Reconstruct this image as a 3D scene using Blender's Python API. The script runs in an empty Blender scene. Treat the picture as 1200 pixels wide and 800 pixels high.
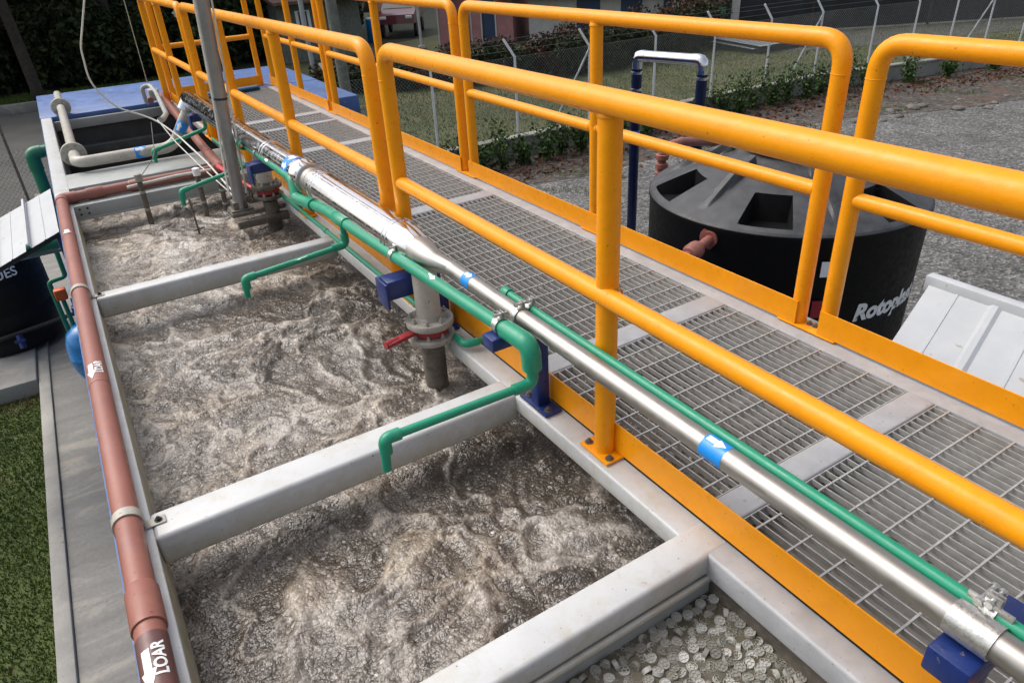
import bpy, bmesh, math, random
import numpy as np
from mathutils import Vector, Matrix
R = math.radians
random.seed(7); rng = np.random.default_rng(7)
scene = bpy.context.scene
COL = scene.collection

# ------------------------------------------------------------------ camera, sky, sun, exposure
F_PX, PITCH, YAW, ROLL = 822.73, -0.5218, 0.5309, -0.0589
CAM = Vector((-0.9856, 0.6546, 1.3286))
cam = bpy.data.cameras.new('camera'); camo = bpy.data.objects.new('camera', cam); COL.objects.link(camo)
fw = Vector((math.sin(YAW)*math.cos(PITCH), math.cos(YAW)*math.cos(PITCH), math.sin(PITCH)))
rt = Vector((math.cos(YAW), -math.sin(YAW), 0)); up = rt.cross(fw)
r2 = rt*math.cos(ROLL) + up*math.sin(ROLL); u2 = -rt*math.sin(ROLL) + up*math.cos(ROLL)
M = Matrix((r2, u2, -fw)).transposed().to_4x4(); M.translation = CAM
camo.matrix_world = M
cam.sensor_width = 36.0; cam.lens = F_PX/1200*36; cam.clip_start = 0.02; cam.clip_end = 500
scene.camera = camo
SUN_EL, SUN_AZ = R(53), R(324)          # azimuth from +Y towards +X
world = bpy.data.worlds.new('World'); scene.world = world; world.use_nodes = True
wn = world.node_tree.nodes; wl = world.node_tree.links
sky = wn.new('ShaderNodeTexSky'); sky.sky_type = 'NISHITA'; sky.sun_disc = False
sky.sun_elevation = SUN_EL; sky.sun_rotation = SUN_AZ
sky.air_density = 1.0; sky.dust_density = 6.0; sky.ozone_density = 1.0
hs = wn.new('ShaderNodeHueSaturation'); hs.inputs['Saturation'].default_value = 0.5
wl.new(sky.outputs[0], hs.inputs['Color']); wl.new(hs.outputs[0], wn['Background'].inputs[0])
wn['Background'].inputs[1].default_value = 0.15
sl = bpy.data.lights.new('sun', 'SUN'); sl.energy = 0.5; sl.angle = R(55); sl.color = (1.0, 0.97, 0.93)
so = bpy.data.objects.new('sun', sl); COL.objects.link(so)
sd = Vector((math.sin(SUN_AZ)*math.cos(SUN_EL), math.cos(SUN_AZ)*math.cos(SUN_EL), math.sin(SUN_EL)))
so.rotation_euler = sd.to_track_quat('Z', 'Y').to_euler(); so.location = (0, 0, 20)
scene.view_settings.view_transform = 'Standard'; scene.view_settings.look = 'None'
scene.view_settings.exposure = 0.56; scene.view_settings.gamma = 1.0
scene.render.engine = 'CYCLES'
GZ = -2.4                                # ground level below the tank's top

# ------------------------------------------------------------------ material helpers
def new_mat(name):
    m = bpy.data.materials.new(name); m.use_nodes = True
    nt = m.node_tree; return m, nt, nt.nodes, nt.links, nt.nodes['Principled BSDF']
def noise(nd, lk, scale, detail=5, rough=0.6, vec=None, dist=0.0):
    n = nd.new('ShaderNodeTexNoise'); n.inputs['Scale'].default_value = scale
    n.inputs['Detail'].default_value = detail; n.inputs['Roughness'].default_value = rough
    n.inputs['Distortion'].default_value = dist
    if vec is not None: lk.new(vec, n.inputs['Vector'])
    return n
def ramp(nd, lk, src, stops):
    r = nd.new('ShaderNodeValToRGB'); e = r.color_ramp.elements
    while len(e) < len(stops): e.new(0.5)
    for k, (p, c) in enumerate(stops):
        e[k].position = p; e[k].color = (*c, 1) if len(c) == 3 else c
    lk.new(src, r.inputs[0]); return r
def mix(nd, lk, fac, a, b, mode='MIX'):
    m = nd.new('ShaderNodeMix'); m.data_type = 'RGBA'; m.blend_type = mode
    for sock, v in ((m.inputs[0], fac), (m.inputs[6], a), (m.inputs[7], b)):
        if isinstance(v, (int, float)): sock.default_value = v
        elif isinstance(v, tuple): sock.default_value = (*v, 1)
        else: lk.new(v, sock)
    return m.outputs[2]
def bump(nd, lk, height, dist, strength=1.0, chain=None):
    b = nd.new('ShaderNodeBump'); b.inputs['Distance'].default_value = dist; b.inputs['Strength'].default_value = strength
    lk.new(height, b.inputs['Height'])
    if chain is not None: lk.new(chain, b.inputs['Normal'])
    return b.outputs[0]
def wpos(nd):
    g = nd.new('ShaderNodeNewGeometry'); return g.outputs['Position']
def paint(name, col, rough=0.35, var=0.12, scale=6, metal=0.0, spot=0.0, spotcol=(0.08, 0.06, 0.04), spotscale=55, bumpd=0.0006, bscale=60, coat=0.0, grime=0.0, grimecol=(0.3, 0.27, 0.2), low_tint=False):
    m, nt, nd, lk, p = new_mat(name)
    pos = wpos(nd)
    n = noise(nd, lk, scale, 6, 0.65, pos)
    dark = tuple(c*(1-var*1.6) for c in col); lite = tuple(min(1, c*(1+var)) for c in col)
    c = ramp(nd, lk, n.outputs[0], [(0.3, dark), (0.7, lite)]).outputs[0]
    if grime > 0:
        g = noise(nd, lk, scale*2.3, 8, 0.75, pos, 0.4)
        gf = ramp(nd, lk, g.outputs[0], [(0.5, (0, 0, 0)), (0.72, (grime,)*3)])
        c = mix(nd, lk, gf.outputs[0], c, grimecol)
    if low_tint:                               # noisy beige tint, stronger towards the lower part of the beams
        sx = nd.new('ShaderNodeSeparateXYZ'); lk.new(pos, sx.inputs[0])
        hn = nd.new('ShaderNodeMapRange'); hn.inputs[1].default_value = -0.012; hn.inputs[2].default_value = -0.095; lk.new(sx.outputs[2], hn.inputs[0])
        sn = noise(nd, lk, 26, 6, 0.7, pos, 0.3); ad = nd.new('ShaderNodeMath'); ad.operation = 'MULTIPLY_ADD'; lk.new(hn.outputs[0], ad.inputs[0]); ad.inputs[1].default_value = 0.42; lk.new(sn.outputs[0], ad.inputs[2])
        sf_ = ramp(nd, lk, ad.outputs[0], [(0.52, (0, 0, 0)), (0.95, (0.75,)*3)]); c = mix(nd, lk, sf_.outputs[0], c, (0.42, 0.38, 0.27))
    if spot != 0:
        s = noise(nd, lk, spotscale, 3, 0.5, pos)
        sf = ramp(nd, lk, s.outputs[0], [(0.70-0.1*spot, (0, 0, 0)), (0.74-0.08*spot, (0.85,)*3)])
        c = mix(nd, lk, sf.outputs[0], c, spotcol)
    lk.new(c, p.inputs['Base Color'])
    rn = noise(nd, lk, scale*4, 4, 0.6, pos)
    rr = ramp(nd, lk, rn.outputs[0], [(0.3, (max(0.02, rough-0.1),)*3), (0.7, (min(1, rough+0.12),)*3)])
    lk.new(rr.outputs[0], p.inputs['Roughness'])
    p.inputs['Metallic'].default_value = metal
    p.inputs['Coat Weight'].default_value = coat
    if name == 'black_plastic': p.inputs['Specular IOR Level'].default_value = 0.22
    if name == 'yellow_paint': p.inputs['Specular IOR Level'].default_value = 0.32
    if bumpd > 0:
        b = noise(nd, lk, bscale, 4, 0.6, pos)
        lk.new(bump(nd, lk, b.outputs[0], bumpd), p.inputs['Normal'])
    return m

MT = {}
MT['yellow'] = paint('yellow_paint', (0.86, 0.322, 0.004), 0.33, 0.04, 9, spot=-0.12, spotcol=(0.30, 0.11, 0.02), spotscale=85, bumpd=0.0009, bscale=38, grime=0.3, grimecol=(0.70, 0.21, 0.01))
MT['white'] = paint('white_beam_paint', (0.53, 0.545, 0.55), 0.40, 0.06, 4, spot=-0.02, spotcol=(0.10, 0.08, 0.06), spotscale=110, low_tint=True, grime=0.6, grimecol=(0.40, 0.36, 0.26), bumpd=0.0008, bscale=30)
MT['cream'] = paint('stained_tank_lining', (0.40, 0.37, 0.27), 0.5, 0.18, 7, spot=0.3, spotcol=(0.10, 0.08, 0.05), spotscale=70, grime=0.7, grimecol=(0.16, 0.13, 0.08))
MT['deck'] = paint('worn_grey_deck_paint', (0.37, 0.38, 0.395), 0.45, 0.12, 10, spot=0.35, spotcol=(0.24, 0.22, 0.19), spotscale=70, grime=0.4, grimecol=(0.30, 0.28, 0.25))
MT['galv'] = paint('galvanised_grating', (0.46, 0.46, 0.445), 0.5, 0.15, 25, metal=0.4, bumpd=0.0004, bscale=200)
MT['steel'] = paint('brushed_stainless', (0.42, 0.405, 0.38), 0.43, 0.04, 5, metal=0.95, bumpd=0)
MT['alu'] = paint('polished_aluminium_cladding', (0.74, 0.74, 0.75), 0.14, 0.03, 8, metal=1.0, bumpd=0.001, bscale=5)
MT['chrome'] = paint('bright_steel_cladding', (0.72, 0.73, 0.76), 0.10, 0.04, 8, metal=1.0, bumpd=0.002, bscale=6)
MT['dark_reflect_clad'] = paint('navy_reflection_cladding', (0.02, 0.03, 0.085), 0.16, 0.1, 8, metal=0.55, bumpd=0.001, bscale=7)  # dark reflections on the U pipe's bright legs, put into the base colour
MT['beige'] = paint('beige_painted_pipe', (0.42, 0.40, 0.35), 0.4, 0.12, 9, spot=0.3, spotcol=(0.15, 0.12, 0.08), spotscale=60, grime=0.4, grimecol=(0.22, 0.19, 0.14))
MT['green'] = paint('green_plastic_pipe', (0.012, 0.27, 0.155), 0.36, 0.08, 12, bumpd=0.0004, grime=0.25, grimecol=(0.10, 0.27, 0.2))
MT['darkgreen'] = paint('dark_green_plastic_pipe', (0.010, 0.165, 0.095), 0.4, 0.1, 8)
MT['red_pvc'] = paint('red_brown_pipe', (0.285, 0.105, 0.078), 0.42, 0.08, 5, spot=0.12, spotcol=(0.14, 0.05, 0.04), spotscale=40, grime=0.3, grimecol=(0.33, 0.17, 0.14))
MT['dark_band'] = paint('dark_purple_band', (0.13, 0.055, 0.05), 0.35, 0.1, 10, bumpd=0)
MT['navy'] = paint('navy_bracket_paint', (0.008, 0.025, 0.135), 0.35, 0.15, 14, spot=0.2, spotcol=(0.15, 0.12, 0.10), spotscale=60)
MT['tank_blue'] = paint('blue_tank_paint', (0.055, 0.125, 0.33), 0.45, 0.2, 3, spot=0.25, spotcol=(0.25, 0.3, 0.42), spotscale=20, grime=0.3, grimecol=(0.11, 0.18, 0.34))
MT['sign_blue'] = paint('blue_label', (0.01, 0.25, 0.72), 0.35, 0.03, 10, bumpd=0)
MT['sign_white'] = paint('white_label', (0.82, 0.83, 0.83), 0.4, 0.03, 30, bumpd=0)
MT['black'] = paint('black_plastic', (0.006, 0.006, 0.0062), 0.55, 0.2, 6, bumpd=0.001, bscale=9)
MT['black_top'] = paint('weathered_black_plastic', (0.042, 0.044, 0.048), 0.5, 0.35, 7, bumpd=0.001, bscale=30, grime=0.5, grimecol=(0.07, 0.072, 0.075))
MT['rubber'] = paint('black_rubber', (0.02, 0.02, 0.02), 0.6, 0.1, 10)
MT['zinc'] = paint('zinc_plated_steel', (0.55, 0.55, 0.53), 0.33, 0.15, 60, metal=0.85, bumpd=0.0005, bscale=150)
MT['valve_red'] = paint('red_valve_paint', (0.30, 0.022, 0.03), 0.4, 0.15, 20)
MT['bright_red'] = paint('bright_red_lever', (0.60, 0.05, 0.06), 0.4, 0.1, 20)
MT['cast'] = paint('grey_cast_flange', (0.34, 0.32, 0.28), 0.5, 0.18, 18, spot=0.3, spotcol=(0.12, 0.09, 0.06), grime=0.5, grimecol=(0.18, 0.15, 0.11))
MT['dirty_pipe'] = paint('sludge_stained_pipe', (0.12, 0.105, 0.085), 0.45, 0.4, 14, grime=0.7, grimecol=(0.24, 0.21, 0.17))
MT['grey_paint'] = paint('grey_painted_steel', (0.33, 0.35, 0.34), 0.45, 0.08, 5, grime=0.3, grimecol=(0.22, 0.21, 0.17))
MT['dark_lining'] = paint('dark_grey_wall', (0.055, 0.06, 0.062), 0.55, 0.3, 3, grime=0.6, grimecol=(0.12, 0.12, 0.11))
MT['pole'] = paint('grey_pole', (0.30, 0.30, 0.30), 0.38, 0.1, 12, metal=0.5)
MT['cable'] = paint('white_cable', (0.62, 0.61, 0.56), 0.45, 0.1, 30)
MT['roof_white'] = paint('white_roof_sheet', (0.44, 0.46, 0.475), 0.42, 0.05, 5, spot=0.1, spotcol=(0.3, 0.26, 0.2), spotscale=14, grime=0.25, grimecol=(0.5, 0.5, 0.47))
MT['concrete'] = paint('pale_concrete', (0.30, 0.29, 0.265), 0.8, 0.2, 2.2, spot=0.2, spotcol=(0.16, 0.15, 0.13), spotscale=25, grime=0.55, grimecol=(0.40, 0.37, 0.31), bumpd=0.003, bscale=60)
MT['path'] = paint('stained_path_concrete', (0.215, 0.205, 0.19), 0.75, 0.22, 3.0, spot=0.15, spotcol=(0.12, 0.11, 0.1), spotscale=20, grime=0.75, grimecol=(0.36, 0.32, 0.245), bumpd=0.003, bscale=50)
MT['pump_blue'] = paint('bright_blue_tank', (0.01, 0.17, 0.46), 0.28, 0.06, 5, coat=0.2)
MT['orange'] = paint('orange_plastic', (0.62, 0.10, 0.02), 0.4, 0.1, 10)
MT['pink'] = paint('pink_render', (0.36, 0.17, 0.17), 0.85, 0.12, 3, grime=0.4, grimecol=(0.28, 0.15, 0.14))
MT['door_blue'] = paint('dark_blue_door', (0.02, 0.045, 0.10), 0.5, 0.1, 6)
MT['offwhite'] = paint('off_white_render', (0.46, 0.45, 0.43), 0.8, 0.1, 4)
MT['tile'] = paint('brown_roof_tile', (0.17, 0.10, 0.075), 0.8, 0.4, 12)
MT['car_red'] = paint('dark_red_car_paint', (0.13, 0.008, 0.014), 0.35, 0.05, 4, coat=0.6, bumpd=0)
MT['glass'] = paint('car_glass', (0.05, 0.065, 0.07), 0.15, 0.1, 4, bumpd=0)
MT['bark'] = paint('bark', (0.045, 0.036, 0.028), 0.9, 0.35, 9, bumpd=0.02, bscale=12)
MT['pale_bark'] = paint('weathered_post', (0.15, 0.16, 0.14), 0.85, 0.25, 9, bumpd=0.006, bscale=20)
MT['post_white'] = paint('white_fence_post', (0.62, 0.64, 0.66), 0.45, 0.06, 4)
MT['post_galv'] = paint('grey_fence_post', (0.33, 0.35, 0.36), 0.45, 0.08, 4)
MT['wire'] = paint('fence_wire', (0.22, 0.235, 0.23), 0.5, 0.1, 4, metal=0.4, bumpd=0)
MT['net'] = paint('dark_shade_net', (0.022, 0.025, 0.028), 0.85, 0.3, 2.5, spot=0.5, spotcol=(0.05, 0.055, 0.06), spotscale=9, bumpd=0.002, bscale=40)
MT['stone'] = paint('stone', (0.13, 0.122, 0.108), 0.85, 0.3, 7, bumpd=0.01, bscale=14)
def streaky_concrete():
    m, nt, nd, lk, p = new_mat('streaky_path_concrete'); pos = wpos(nd)
    mp = nd.new('ShaderNodeMapping'); mp.inputs['Scale'].default_value = (0.55, 2.6, 1); mp.inputs['Rotation'].default_value = (0, 0, 0.25); lk.new(pos, mp.inputs[0])
    n = noise(nd, lk, 1.6, 7, 0.62, mp.outputs[0], 0.6)
    c = ramp(nd, lk, n.outputs[0], [(0.38, (0.165, 0.16, 0.147)), (0.55, (0.20, 0.195, 0.18)), (0.62, (0.275, 0.26, 0.225)), (0.75, (0.32, 0.30, 0.255))]).outputs[0]
    f = noise(nd, lk, 45, 4, 0.6, pos); c = mix(nd, lk, 0.35, c, mix(nd, lk, 1.0, c, ramp(nd, lk, f.outputs[0], [(0.3, (0.6,)*3), (0.7, (1.3,)*3)]).outputs[0], 'MULTIPLY'))
    o = noise(nd, lk, 5, 4, 0.6, mp.outputs[0]); of = ramp(nd, lk, o.outputs[0], [(0.66, (0, 0, 0)), (0.74, (0.5,)*3)]); c = mix(nd, lk, of.outputs[0], c, (0.30, 0.20, 0.11))
    lk.new(c, p.inputs['Base Color']); p.inputs['Roughness'].default_value = 0.8
    lk.new(bump(nd, lk, f.outputs[0], 0.002), p.inputs['Normal']); return m
MT['path'] = streaky_concrete()
MT['asphalt'] = paint('asphalt', (0.085, 0.083, 0.075), 0.9, 0.2, 1.2, spot=0.3, spotcol=(0.13, 0.125, 0.11), spotscale=30, bumpd=0.004, bscale=70)
MT['slab'] = paint('dirty_slab', (0.20, 0.195, 0.175), 0.7, 0.2, 5, spot=0.5, spotcol=(0.03, 0.03, 0.025), spotscale=22, grime=0.5, grimecol=(0.12, 0.11, 0.09))

def leaf_mat(name, dark, lite, tip=None, tipf=0.3, scale=3.0):
    m, nt, nd, lk, p = new_mat(name)
    pos = wpos(nd)
    a = nd.new('ShaderNodeAttribute'); a.attribute_name = 'rnd'
    c = ramp(nd, lk, a.outputs['Fac'], [(0.0, dark), (1.0, lite)]).outputs[0]
    if tip:
        n = noise(nd, lk, scale, 4, 0.6, pos)
        f = ramp(nd, lk, n.outputs[0], [(0.55-tipf*0.3, (0, 0, 0)), (0.62-tipf*0.2, (1, 1, 1))])
        c = mix(nd, lk, f.outputs[0], c, mix(nd, lk, a.outputs['Fac'], tuple(v*0.6 for v in tip), tip))
    lk.new(c, p.inputs['Base Color']); p.inputs['Roughness'].default_value = 0.6; p.inputs['Specular IOR Level'].default_value = 0.2
    return m
MT['leaf'] = leaf_mat('green_leaves', (0.016, 0.038, 0.010), (0.075, 0.13, 0.028))
MT['leaf_dark'] = leaf_mat('dark_forest_leaves', (0.011, 0.018, 0.008), (0.042, 0.060, 0.020), (0.095, 0.13, 0.025), -0.15, 0.8)
MT['leaf_hedge'] = leaf_mat('hedge_leaves', (0.014, 0.022, 0.010), (0.045, 0.055, 0.020), (0.075, 0.035, 0.022), -0.05, 0.9)
MT['leaf_red'] = leaf_mat('red_hedge_leaves', (0.035, 0.016, 0.012), (0.085, 0.042, 0.026))
MT['grass'] = leaf_mat('grass_blades', (0.034, 0.070, 0.012), (0.12, 0.18, 0.036), (0.16, 0.14, 0.055), 0.0, 2.0)
MT['field_grass'] = leaf_mat('field_grass_blades', (0.034, 0.060, 0.012), (0.10, 0.14, 0.036), (0.15, 0.145, 0.055), 0.2, 0.45)
MT['mulch'] = leaf_mat('fallen_leaves', (0.05, 0.022, 0.012), (0.17, 0.075, 0.045))

def ground_mat(name, stops, scale, gran=0.0, gscale=60, bumpd=0.01, patch=None, pscale=0.8, pthr=0.58):
    m, nt, nd, lk, p = new_mat(name); pos = wpos(nd)
    n = noise(nd, lk, scale, 8, 0.7, pos)
    c = ramp(nd, lk, n.outputs[0], stops).outputs[0]
    if gran > 0:
        v = nd.new('ShaderNodeTexVoronoi'); v.inputs['Scale'].default_value = gscale; lk.new(pos, v.inputs['Vector'])
        g = nd.new('ShaderNodeSeparateColor'); lk.new(v.outputs['Color'], g.inputs[0])
        gr = ramp(nd, lk, g.outputs[0], [(0, (1-gran,)*3), (0.75, (1.0,)*3), (1.0, (1+gran*1.1,)*3)])
        c = mix(nd, lk, 1.0, c, gr.outputs[0], 'MULTIPLY')
    if patch:
        q = noise(nd, lk, pscale, 7, 0.75, pos)
        f = ramp(nd, lk, q.outputs[0], [(pthr, (0, 0, 0)), (pthr+0.05, (0.85,)*3)])
        c = mix(nd, lk, f.outputs[0], c, patch)
    lk.new(c, p.inputs['Base Color']); p.inputs['Roughness'].default_value = 0.9
    if gran > 0: lk.new(bump(nd, lk, v.outputs['Distance'], bumpd, 0.9), p.inputs['Normal'])
    else: lk.new(bump(nd, lk, n.outputs[0], bumpd, 0.9), p.inputs['Normal'])
    return m
MT['gravel'] = ground_mat('gravel', [(0.3, (0.085, 0.083, 0.078)), (0.5, (0.15, 0.148, 0.142)), (0.7, (0.205, 0.20, 0.19))], 0.8, 0.65, 29, 0.025, (0.07, 0.085, 0.03), 0.9, 0.64)
MT['soil'] = ground_mat('soil', [(0.3, (0.05, 0.042, 0.034)), (0.7, (0.115, 0.10, 0.085))], 2.5, 0.6, 16, 0.03, (0.10, 0.055, 0.038), 1.6, 0.55)
MT['earth_grass'] = ground_mat('short_grass_ground', [(0.3, (0.04, 0.06, 0.014)), (0.7, (0.10, 0.125, 0.032))], 3.0, 0, 1, 0.02)
MT['field'] = ground_mat('dry_field', [(0.3, (0.045, 0.06, 0.02)), (0.7, (0.12, 0.115, 0.05))], 0.7, 0, 1, 0.03)
MT['forest_floor'] = ground_mat('forest_floor', [(0.3, (0.012, 0.016, 0.007)), (0.7, (0.035, 0.04, 0.016))], 1.2, 0, 1, 0.03)

# ------------------------------------------------------------------ object helpers
WORLD = {}
def tag(o, label=None, cat=None, group=None, kind=None):
    if label: o['label'] = label
    if cat: o['category'] = cat
    if group: o['group'] = group
    if kind: o['kind'] = kind
    return o
def thing(name, label, cat, loc=(0, 0, 0), group=None):
    o = bpy.data.objects.new(name, None); COL.objects.link(o); o.location = loc
    o.empty_display_size = 0.1
    WORLD[o] = Vector(loc); return tag(o, label, cat, group)
def fillet(pts, rad, n=7):
    pts = [Vector(p) for p in pts]; out = [pts[0]]
    for i in range(1, len(pts)-1):
        a, b, c = pts[i-1], pts[i], pts[i+1]
        d1 = (a-b).normalized(); d2 = (c-b).normalized(); ang = d1.angle(d2)
        if ang > math.pi-0.03: out.append(b); continue
        rr = rad[i-1] if isinstance(rad, (list, tuple)) else rad
        t = min(rr/math.tan(ang/2), (a-b).length*0.49, (c-b).length*0.49)
        p1, p2 = b+d1*t, b+d2*t
        for k in range(n+1):
            s = k/n; out.append(p1*(1-s)**2 + b*2*s*(1-s) + p2*s*s)
    out.append(pts[-1]); return out
def frame(d):
    d = d.normalized(); h = Vector((0, 0, 1)) if abs(d.z) < 0.9 else Vector((0, 1, 0))
    x = h.cross(d).normalized(); return x, d.cross(x)
class MB:
    def __init__(s): s.bm = bmesh.new()
    def box(s, c, size, bev=0.0, rot=None, seg=2):
        g = bmesh.ops.create_cube(s.bm, size=1.0); vs = g['verts']
        for v in vs: v.co = Vector((v.co.x*size[0], v.co.y*size[1], v.co.z*size[2]))
        if bev > 0:
            es = list({e for v in vs for e in v.link_edges})
            g = bmesh.ops.bevel(s.bm, geom=es, offset=bev, segments=seg, affect='EDGES', profile=0.5)
            vs = list({v for f in g['faces'] for v in f.verts} | {v for v in vs if v.is_valid})
            allv = set(vs); st = list(vs)
            while st:
                v = st.pop()
                for e in v.link_edges:
                    w = e.other_vert(v)
                    if w not in allv: allv.add(w); st.append(w)
            vs = list(allv)
        Mx = rot.to_4x4() if rot is not None else Matrix.Identity(4); Mx.translation = Vector(c)
        for v in vs: v.co = Mx @ v.co
        return s
    def span(s, x0, x1, y0, y1, z0, z1, bev=0.0, seg=2):
        return s.box(((x0+x1)/2, (y0+y1)/2, (z0+z1)/2), (x1-x0, y1-y0, z1-z0), bev, None, seg)
    def tube(s, pts, r, seg=16, cap=True, closed=False):
        pts = [Vector(p) for p in pts]; n = len(pts)
        rs = r if isinstance(r, (list, tuple)) else [r]*n
        d0 = (pts[1]-pts[0]).normalized(); x, y = frame(d0); rings = []
        for i, p in enumerate(pts):
            if i == 0: d = pts[1]-pts[0]
            elif i == n-1: d = pts[-1]-pts[-2]
            else: d = (pts[i]-pts[i-1]).normalized() + (pts[i+1]-pts[i]).normalized()
            d = d.normalized()
            x = (x - d*x.dot(d)).normalized(); y = d.cross(x)
            rings.append([s.bm.verts.new(p + (x*math.cos(2*math.pi*k/seg) + y*math.sin(2*math.pi*k/seg))*rs[i]) for k in range(seg)])
        for a, b in zip(rings, rings[1:]):
            for k in range(seg):
                f = s.bm.faces.new((a[k], a[(k+1) % seg], b[(k+1) % seg], b[k])); f.smooth = True
        if cap:
            s.bm.faces.new(list(reversed(rings[0]))); s.bm.faces.new(rings[-1])
        return s
    def lathe(s, o, d, prof, seg=32, smooth=True):
        o = Vector(o); d = Vector(d).normalized(); x, y = frame(d); rings = []
        for (r, h) in prof:
            if r <= 1e-6: rings.append([s.bm.verts.new(o+d*h)])
            else: rings.append([s.bm.verts.new(o+d*h+(x*math.cos(2*math.pi*k/seg)+y*math.sin(2*math.pi*k/seg))*r) for k in range(seg)])
        for a, b in zip(rings, rings[1:]):
            for k in range(seg):
                k2 = (k+1) % seg
                if len(a) == 1 and len(b) == 1: continue
                if len(a) == 1: q = (a[0], b[k2], b[k])
                elif len(b) == 1: q = (a[k], a[k2], b[0])
                else: q = (a[k], a[k2], b[k2], b[k])
                f = s.bm.faces.new(q); f.smooth = smooth
        return s
    def prism(s, poly, z0, z1, mp=None):
        mp = mp or (lambda u, v, w: (u, v, w))
        a = [s.bm.verts.new(mp(u, v, z0)) for u, v in poly]; b = [s.bm.verts.new(mp(u, v, z1)) for u, v in poly]
        s.bm.faces.new(list(reversed(a))); s.bm.faces.new(b); n = len(poly)
        for k in range(n): s.bm.faces.new((a[k], a[(k+1) % n], b[(k+1) % n], b[k]))
        return s
    def quad(s, *p): s.bm.faces.new([s.bm.verts.new(q) for q in p]); return s
    def hexbolt(s, c, r=0.011, h=0.009, d=(0, 0, 1)):
        s.lathe(c, d, [(r*1.5, 0), (r*1.5, 0.002), (0, 0.002)], 16, False)
        s.lathe(Vector(c)+Vector(d)*0.002, d, [(r, 0), (r, h), (0, h)], 6, False)
        s.lathe(Vector(c)+Vector(d)*(h+0.002), d, [(r*0.5, 0), (r*0.5, h*0.7), (0, h*0.7)], 10, False); return s
    def build(s, name, mat, parent=None, auto=True):
        bmesh.ops.recalc_face_normals(s.bm, faces=s.bm.faces)
        me = bpy.data.meshes.new(name); off = WORLD.get(parent, Vector((0, 0, 0))) if parent else Vector((0, 0, 0))
        if off.length > 0: bmesh.ops.translate(s.bm, verts=s.bm.verts, vec=-off)
        s.bm.to_mesh(me); s.bm.free()
        me.materials.append(MT[mat] if isinstance(mat, str) else mat)
        o = bpy.data.objects.new(name, me); COL.objects.link(o)
        if parent: o.parent = parent
        WORLD[o] = off
        if auto: me.set_sharp_from_angle(angle=R(35))
        return o
def copy_tree(o, parent=None):
    c = o.copy(); COL.objects.link(c); WORLD[c] = WORLD.get(o, Vector((0, 0, 0)))
    if parent: c.parent = parent
    for ch in list(o.children): copy_tree(ch, c)
    return c
def np_mesh(name, verts, faces, mat, parent=None, rnd=None, smooth=False):
    me = bpy.data.meshes.new(name); off = np.array(WORLD.get(parent, Vector((0, 0, 0)))) if parent else np.zeros(3)
    me.from_pydata((np.asarray(verts)-off).tolist(), [], [list(map(int, f)) for f in faces]); 
    if rnd is not None:
        a = me.attributes.new('rnd', 'FLOAT', 'POINT'); a.data.foreach_set('value', np.asarray(rnd, np.float32))
    if smooth: me.polygons.foreach_set('use_smooth', [True]*len(me.polygons))
    me.materials.append(MT[mat] if isinstance(mat, str) else mat)
    o = bpy.data.objects.new(name, me); COL.objects.link(o)
    if parent: o.parent = parent
    WORLD[o] = Vector(off); return o
def wrap(poly_pts, tris, P, d, upv, r):
    """flat art (u along the pipe, v round it) laid on a cylinder of radius r"""
    d = Vector(d).normalized(); upv = (Vector(upv)-d*Vector(upv).dot(d)).normalized(); sd_ = upv.cross(d)
    return [Vector(P)+d*u+(upv*math.cos(v/r)+sd_*math.sin(v/r))*r for u, v in poly_pts]
def art_mesh(name, flat, P, d, upv, r, mat, parent):
    """flat: bmesh in the xy plane -> bent round the pipe"""
    xs = [v.co.y for v in flat.verts]; lo, hi = min(xs), max(xs); k = lo+0.004
    while k < hi:
        g = flat.verts[:]+flat.edges[:]+flat.faces[:]
        bmesh.ops.bisect_plane(flat, geom=g, plane_co=(0, k, 0), plane_no=(0, 1, 0)); k += max(0.004, (hi-lo)/24)
    pts = wrap([(v.co.x, v.co.y) for v in flat.verts], None, P, d, upv, r)
    for v, p in zip(flat.verts, pts): v.co = p
    b = MB(); b.bm.free(); b.bm = flat
    return b.build(name, mat, parent, auto=False)
def arrow_bm(L, W, head=0.45, shaft=0.5):
    b = bmesh.new(); h = L*(0.5-head); w = W*shaft/2
    for poly in ([(-L/2, -w), (h, -w), (h, w), (-L/2, w)], [(h, -W/2), (L/2, 0), (h, W/2)]):
        b.faces.new([b.verts.new((x, y, 0)) for x, y in poly])
    return b
def text_bm(txt, size, bold=0.0, shear=0.0, spacing=1.0):
    cu = bpy.data.curves.new('t', 'FONT'); cu.body = txt; cu.size = size; cu.align_x = 'CENTER'; cu.align_y = 'CENTER'
    cu.offset = bold; cu.shear = shear; cu.space_character = spacing; cu.resolution_u = 4
    o = bpy.data.objects.new('t', cu); COL.objects.link(o)
    dg = bpy.context.evaluated_depsgraph_get(); me = bpy.data.meshes.new_from_object(o.evaluated_get(dg))
    b = bmesh.new(); b.from_mesh(me); bmesh.ops.remove_doubles(b, verts=b.verts, dist=1e-6); bmesh.ops.triangulate(b, faces=b.faces)
    bpy.data.objects.remove(o); bpy.data.meshes.remove(me); return b
def rot_bm(b, deg):
    bmesh.ops.rotate(b, verts=b.verts, cent=(0, 0, 0), matrix=Matrix.Rotation(R(deg), 3, 'Z')); return b
def ring_band(name, P, d, r, L, mat, parent):
    d = Vector(d).normalized()
    return MB().lathe(Vector(P)-d*L/2, d, [(r-0.003, 0), (r, 0.0008), (r, L-0.0008), (r-0.003, L)], 40).build(name, mat, parent)
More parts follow.
